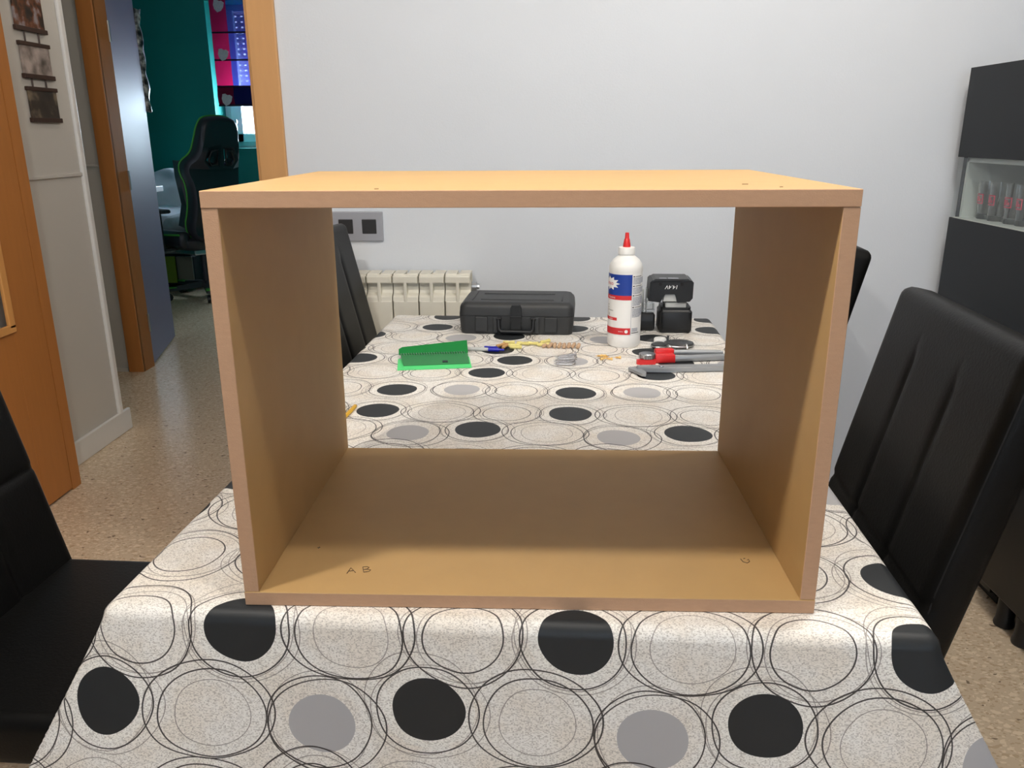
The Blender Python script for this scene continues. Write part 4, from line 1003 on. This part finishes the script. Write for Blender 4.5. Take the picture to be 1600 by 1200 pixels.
# gaming chair: sits facing left and away, back towards the camera
gc = thing('gaming_chair', 'black gaming chair with green piping standing in the teal bedroom', 'chair', (-2.69, 5.70, FZ), R(54))
def mirror(pts): return pts + [(-x, y) for x, y in reversed(pts)]
outl = smooth_loop(mirror([(0.10, 1.395), (0.15, 1.34), (0.175, 1.22), (0.20, 1.12), (0.285, 1.05), (0.29, 0.97), (0.235, 0.88), (0.225, 0.70), (0.255, 0.56), (0.20, 0.46)]), 2)
slot = lambda sx: [(sx * x, y) for x, y in ((0.03, 1.165), (0.085, 1.155), (0.11, 1.09), (0.085, 1.055), (0.04, 1.06))]
me = curve_plate([outl, slot(1), slot(-1)], 0.11, 0.03, M['gcblack'])
rec = Matrix.Translation((0, -0.22, 0.46)) @ Matrix.Rotation(R(10), 4, 'X') @ Matrix.Translation((0, 0, -0.46)) @ Matrix.Rotation(R(90), 4, 'X')
def wing(p):
    e = max(0.0, abs(p[0]) - 0.15)
    return Vector((math.copysign(abs(p[0]) - 0.45 * e, p[0]), p[1], p[2] - 0.85 * e))
for v in me.vertices: v.co = wing(v.co)
me.transform(rec); bk = link('backrest', me, gc, smooth=50)
b = MB()
pts3 = [rec @ wing((x, y, -0.030)) for x, y in outl]
b.tube(pts3, 0.008, 6, closed=True); b.build('piping', M['gcgreen'], bk, smooth=True)
for sx in (1, -1):
    b = MB(); b.tube([rec @ Vector((x, y, 0.058)) for x, y in slot(sx)], 0.009, 6, closed=True); b.build('slot_trim', M['greykey'], bk, smooth=True)
for sx in (1, -1):
    b = MB(); b.loft([[rec @ wing((sx * x, y, z)) for x, y in [(0.14, 1.05), (0.285, 1.04), (0.27, 0.92), (0.225, 0.72), (0.25, 0.55), (0.15, 0.52)]] for z in (-0.05, -0.12)]); b.build('side_bolster', M['gcblack'], bk)
b = MB(); b.loft([[(x, y, z) for x, y in rrect(0.50 - k, 0.52 - k, 0.08)] for k, z in ((0.05, 0.40), (0.0, 0.43), (0.0, 0.475), (0.06, 0.50))], mtx=Matrix.Translation((0, 0.04, 0))); 
for sx in (1, -1): b.box((sx * 0.24 - 0.045, -0.18, 0.42), (sx * 0.24 + 0.045, 0.28, 0.545), 0.03)
st = b.build('seat', M['gcblack'], gc, smooth=50)
b = MB()
for sx in (1, -1): b.tube([(sx * 0.285, -0.16, 0.525), (sx * 0.287, 0.05, 0.515), (sx * 0.275, 0.24, 0.50), (sx * 0.20, 0.30, 0.47)], 0.008, 6)
b.build('piping', M['gcgreen'], st)
for sx in (1, -1):
    b = MB(); b.box((sx * 0.335 - 0.045, -0.10, 0.685), (sx * 0.335 + 0.045, 0.17, 0.715), 0.012); b.box((sx * 0.33 - 0.012, 0.0, 0.40), (sx * 0.33 + 0.012, 0.06, 0.69)); b.box((min(sx * 0.2, sx * 0.34), 0.0, 0.395), (max(sx * 0.2, sx * 0.34), 0.06, 0.41)); b.build('armrest', M['gcblack'], gc)
b = MB(); b.box((-0.16, -0.14, 0.355), (0.16, 0.16, 0.40), 0.01); b.cyl((-0.2, 0.14, 0.375), (0.3, 0.14, 0.375), 0.008, 8, M['steel']); b.build('tilt_mechanism', M['gcblack'], gc)
b = MB(); b.cyl((0, 0, 0.10), (0, 0, 0.36), 0.028, 14); b.build('gas_lift', M['gcblack'], gc)
for k in range(5):
    q = 2 * PI * k / 5 + R(25)
    mtx = Matrix.Rotation(q, 4, 'Z')
    b = MB(); b.loft([[(x, y, z) for y, z in ((-w_, z0), (w_, z0), (w_ * 0.6, z1), (-w_ * 0.6, z1))] for x, w_, z0, z1 in ((0.0, 0.035, 0.085, 0.13), (0.33, 0.024, 0.075, 0.10))], mtx=mtx); lg = b.build('base_arm', M['gcblack'], gc)
    b = MB(); b.box((0.25, -0.026, 0.098), (0.34, 0.026, 0.106), 0.003, mtx=mtx); o = b.build('end_cap', M['gcgreen'], lg); o['label'] = 'green cap'
    b = MB(); c_ = mtx @ Vector((0.315, 0, 0.03)); ax = mtx @ Vector((0, 0.022, 0)); b.cyl(c_ - ax, c_ + ax, 0.03, 12); b.build('caster', M['blackplastic'], lg)

# bed with bedding heap, desk, boxes, wardrobe
bed = thing('bed', 'bed with heaped pale blue bedding behind the gaming chair', 'bed', (-3.30, 6.12, FZ))
b = MB(); b.box((-0.5, -0.2, 0.05), (0.42, 0.76, 0.30), 0.02); b.build('bed_base', M['darkwood'], bed)
b = MB(); b.box((-0.12, -0.216, 0.07), (0.275, -0.199, 0.29), 0.004); o = b.build('drawer_front', M['boxgreen'], bed); o['label'] = 'olive green drawer front under the bed'
b = MB(); b.box((0.285, -0.216, 0.07), (0.418, -0.199, 0.29), 0.004); o = b.build('drawer_front', M['boxgrey'], bed); o['label'] = 'grey drawer front under the bed'
b = MB(); b.box((-0.5, -0.2, 0.30), (0.42, 0.76, 0.50), 0.05, 3); b.build('mattress', M['bedding2'], bed, smooth=50)
def pillow(c, s, rot, m, name):
    b = MB(); t = bmesh.new(); bmesh.ops.create_uvsphere(t, u_segments=24, v_segments=14, radius=1)
    for v in t.verts:
        x, y, z = v.co; f = lambda a_: math.copysign(abs(a_) ** 0.6, a_)
        v.co = Vector((f(x) * s[0], f(y) * s[1], z * s[2] * (1 + 0.12 * math.sin(5 * x + 3 * y))))
    b.merge(t, Matrix.Translation(c) @ Euler(rot).to_matrix().to_4x4()); return b.build(name, m, bed, smooth=True)
pillow((0.16, 0.30, 0.76), (0.30, 0.26, 0.13), (R(35), R(10), 0.2), M['bedding'], 'pillow')
pillow((0.14, 0.05, 0.58), (0.26, 0.20, 0.10), (R(10), R(5), 0.5), M['bedding'], 'pillow')
pillow((0.30, -0.02, 0.55), (0.20, 0.16, 0.08), (R(5), 0, -0.3), M['bedding2'], 'cushion')
pillow((-0.16, 0.30, 0.66), (0.30, 0.30, 0.14), (R(20), R(-8), 0.1), M['bedding2'], 'folded_quilt')

dk = thing('desk', 'white desk end with a black post beside the bed', 'desk', (-3.02, 5.30, FZ))
b = MB(); b.box((-0.20, -0.26, 0.845), (0.16, 0.20, 0.885), 0.004); b.build('desk_top', M['deskwhite'], dk)
b = MB(); b.cyl((0.03, -0.1, 0.06), (0.03, -0.1, 0.845), 0.016, 12); b.box((-0.02, -0.25, 0.0), (0.08, 0.2, 0.06), 0.01); b.build('desk_leg', M['gcblack'], dk)
b = MB(); b.cyl((-0.16, -0.1, 0.0), (-0.16, -0.1, 0.845), 0.016, 12); b.build('desk_leg', M['gcblack'], dk)
b = MB(); b.box((-0.02, -0.12, 0.60), (0.085, -0.06, 0.635), 0.012); b.build('clamp_arm', M['gcblack'], dk)
gp = thing('game_controller', 'small dark gadget with a teal light on the white desk', 'gadget', (-3.02, 5.26, 0.1355))
b = MB(); b.box((-0.05, -0.05, 0), (0.04, 0.05, 0.035), 0.012); b.ball((-0.03, -0.02, 0.04), (0.025, 0.03, 0.03)); b.build('body', M['gcblack'], gp, smooth=50)
b = MB(); b.box((-0.04, -0.056, 0.012), (-0.01, -0.050, 0.028), 0.002); b.build('teal_panel', M['teal'], gp)

wd = thing('wardrobe', 'tall dark wardrobe behind the open slate door', 'wardrobe', (-3.56, 4.85, FZ))
b = MB(); b.box((-0.27, -0.45, 0), (0.27, 0.45, 2.2), 0.004); b.build('body', M['darkwood'], wd)
b = MB(); b.box((0.271, -0.44, 0.05), (0.288, -0.005, 2.17), 0.002); b.build('door', M['darkwood'], wd)
b = MB(); b.box((0.271, 0.005, 0.05), (0.288, 0.44, 2.17), 0.002); b.build('door', M['darkwood'], wd)
po = thing('garland', 'pale patterned cloth garland hanging at the edge of the slate door', 'garland', (-2.362, 4.330, 0.55))
b = MB(); rows = []
for k in range(14):
    z = 0.66 - k * 0.044; rows.append([(0.004 * math.sin(k * 1.7) - 0.01, -0.010, z), (0.012 + 0.006 * math.sin(k * 2.1), 0.016 + 0.006 * math.sin(k * 2.3), z - 0.01), (0.004 * math.cos(k * 1.3), 0.05 + 0.012 * math.cos(k * 1.9), z)])
b.loft(rows, cap=False, closed=False)
o = b.build('cloth', photo_mat('garland_print', [rgb(20, 20, 22), rgb(60, 60, 62), rgb(150, 150, 146), rgb(220, 220, 215)], 26, 5), po, smooth=True)
sm_ = o.modifiers.new('thickness', 'SOLIDIFY'); sm_.thickness = 0.004
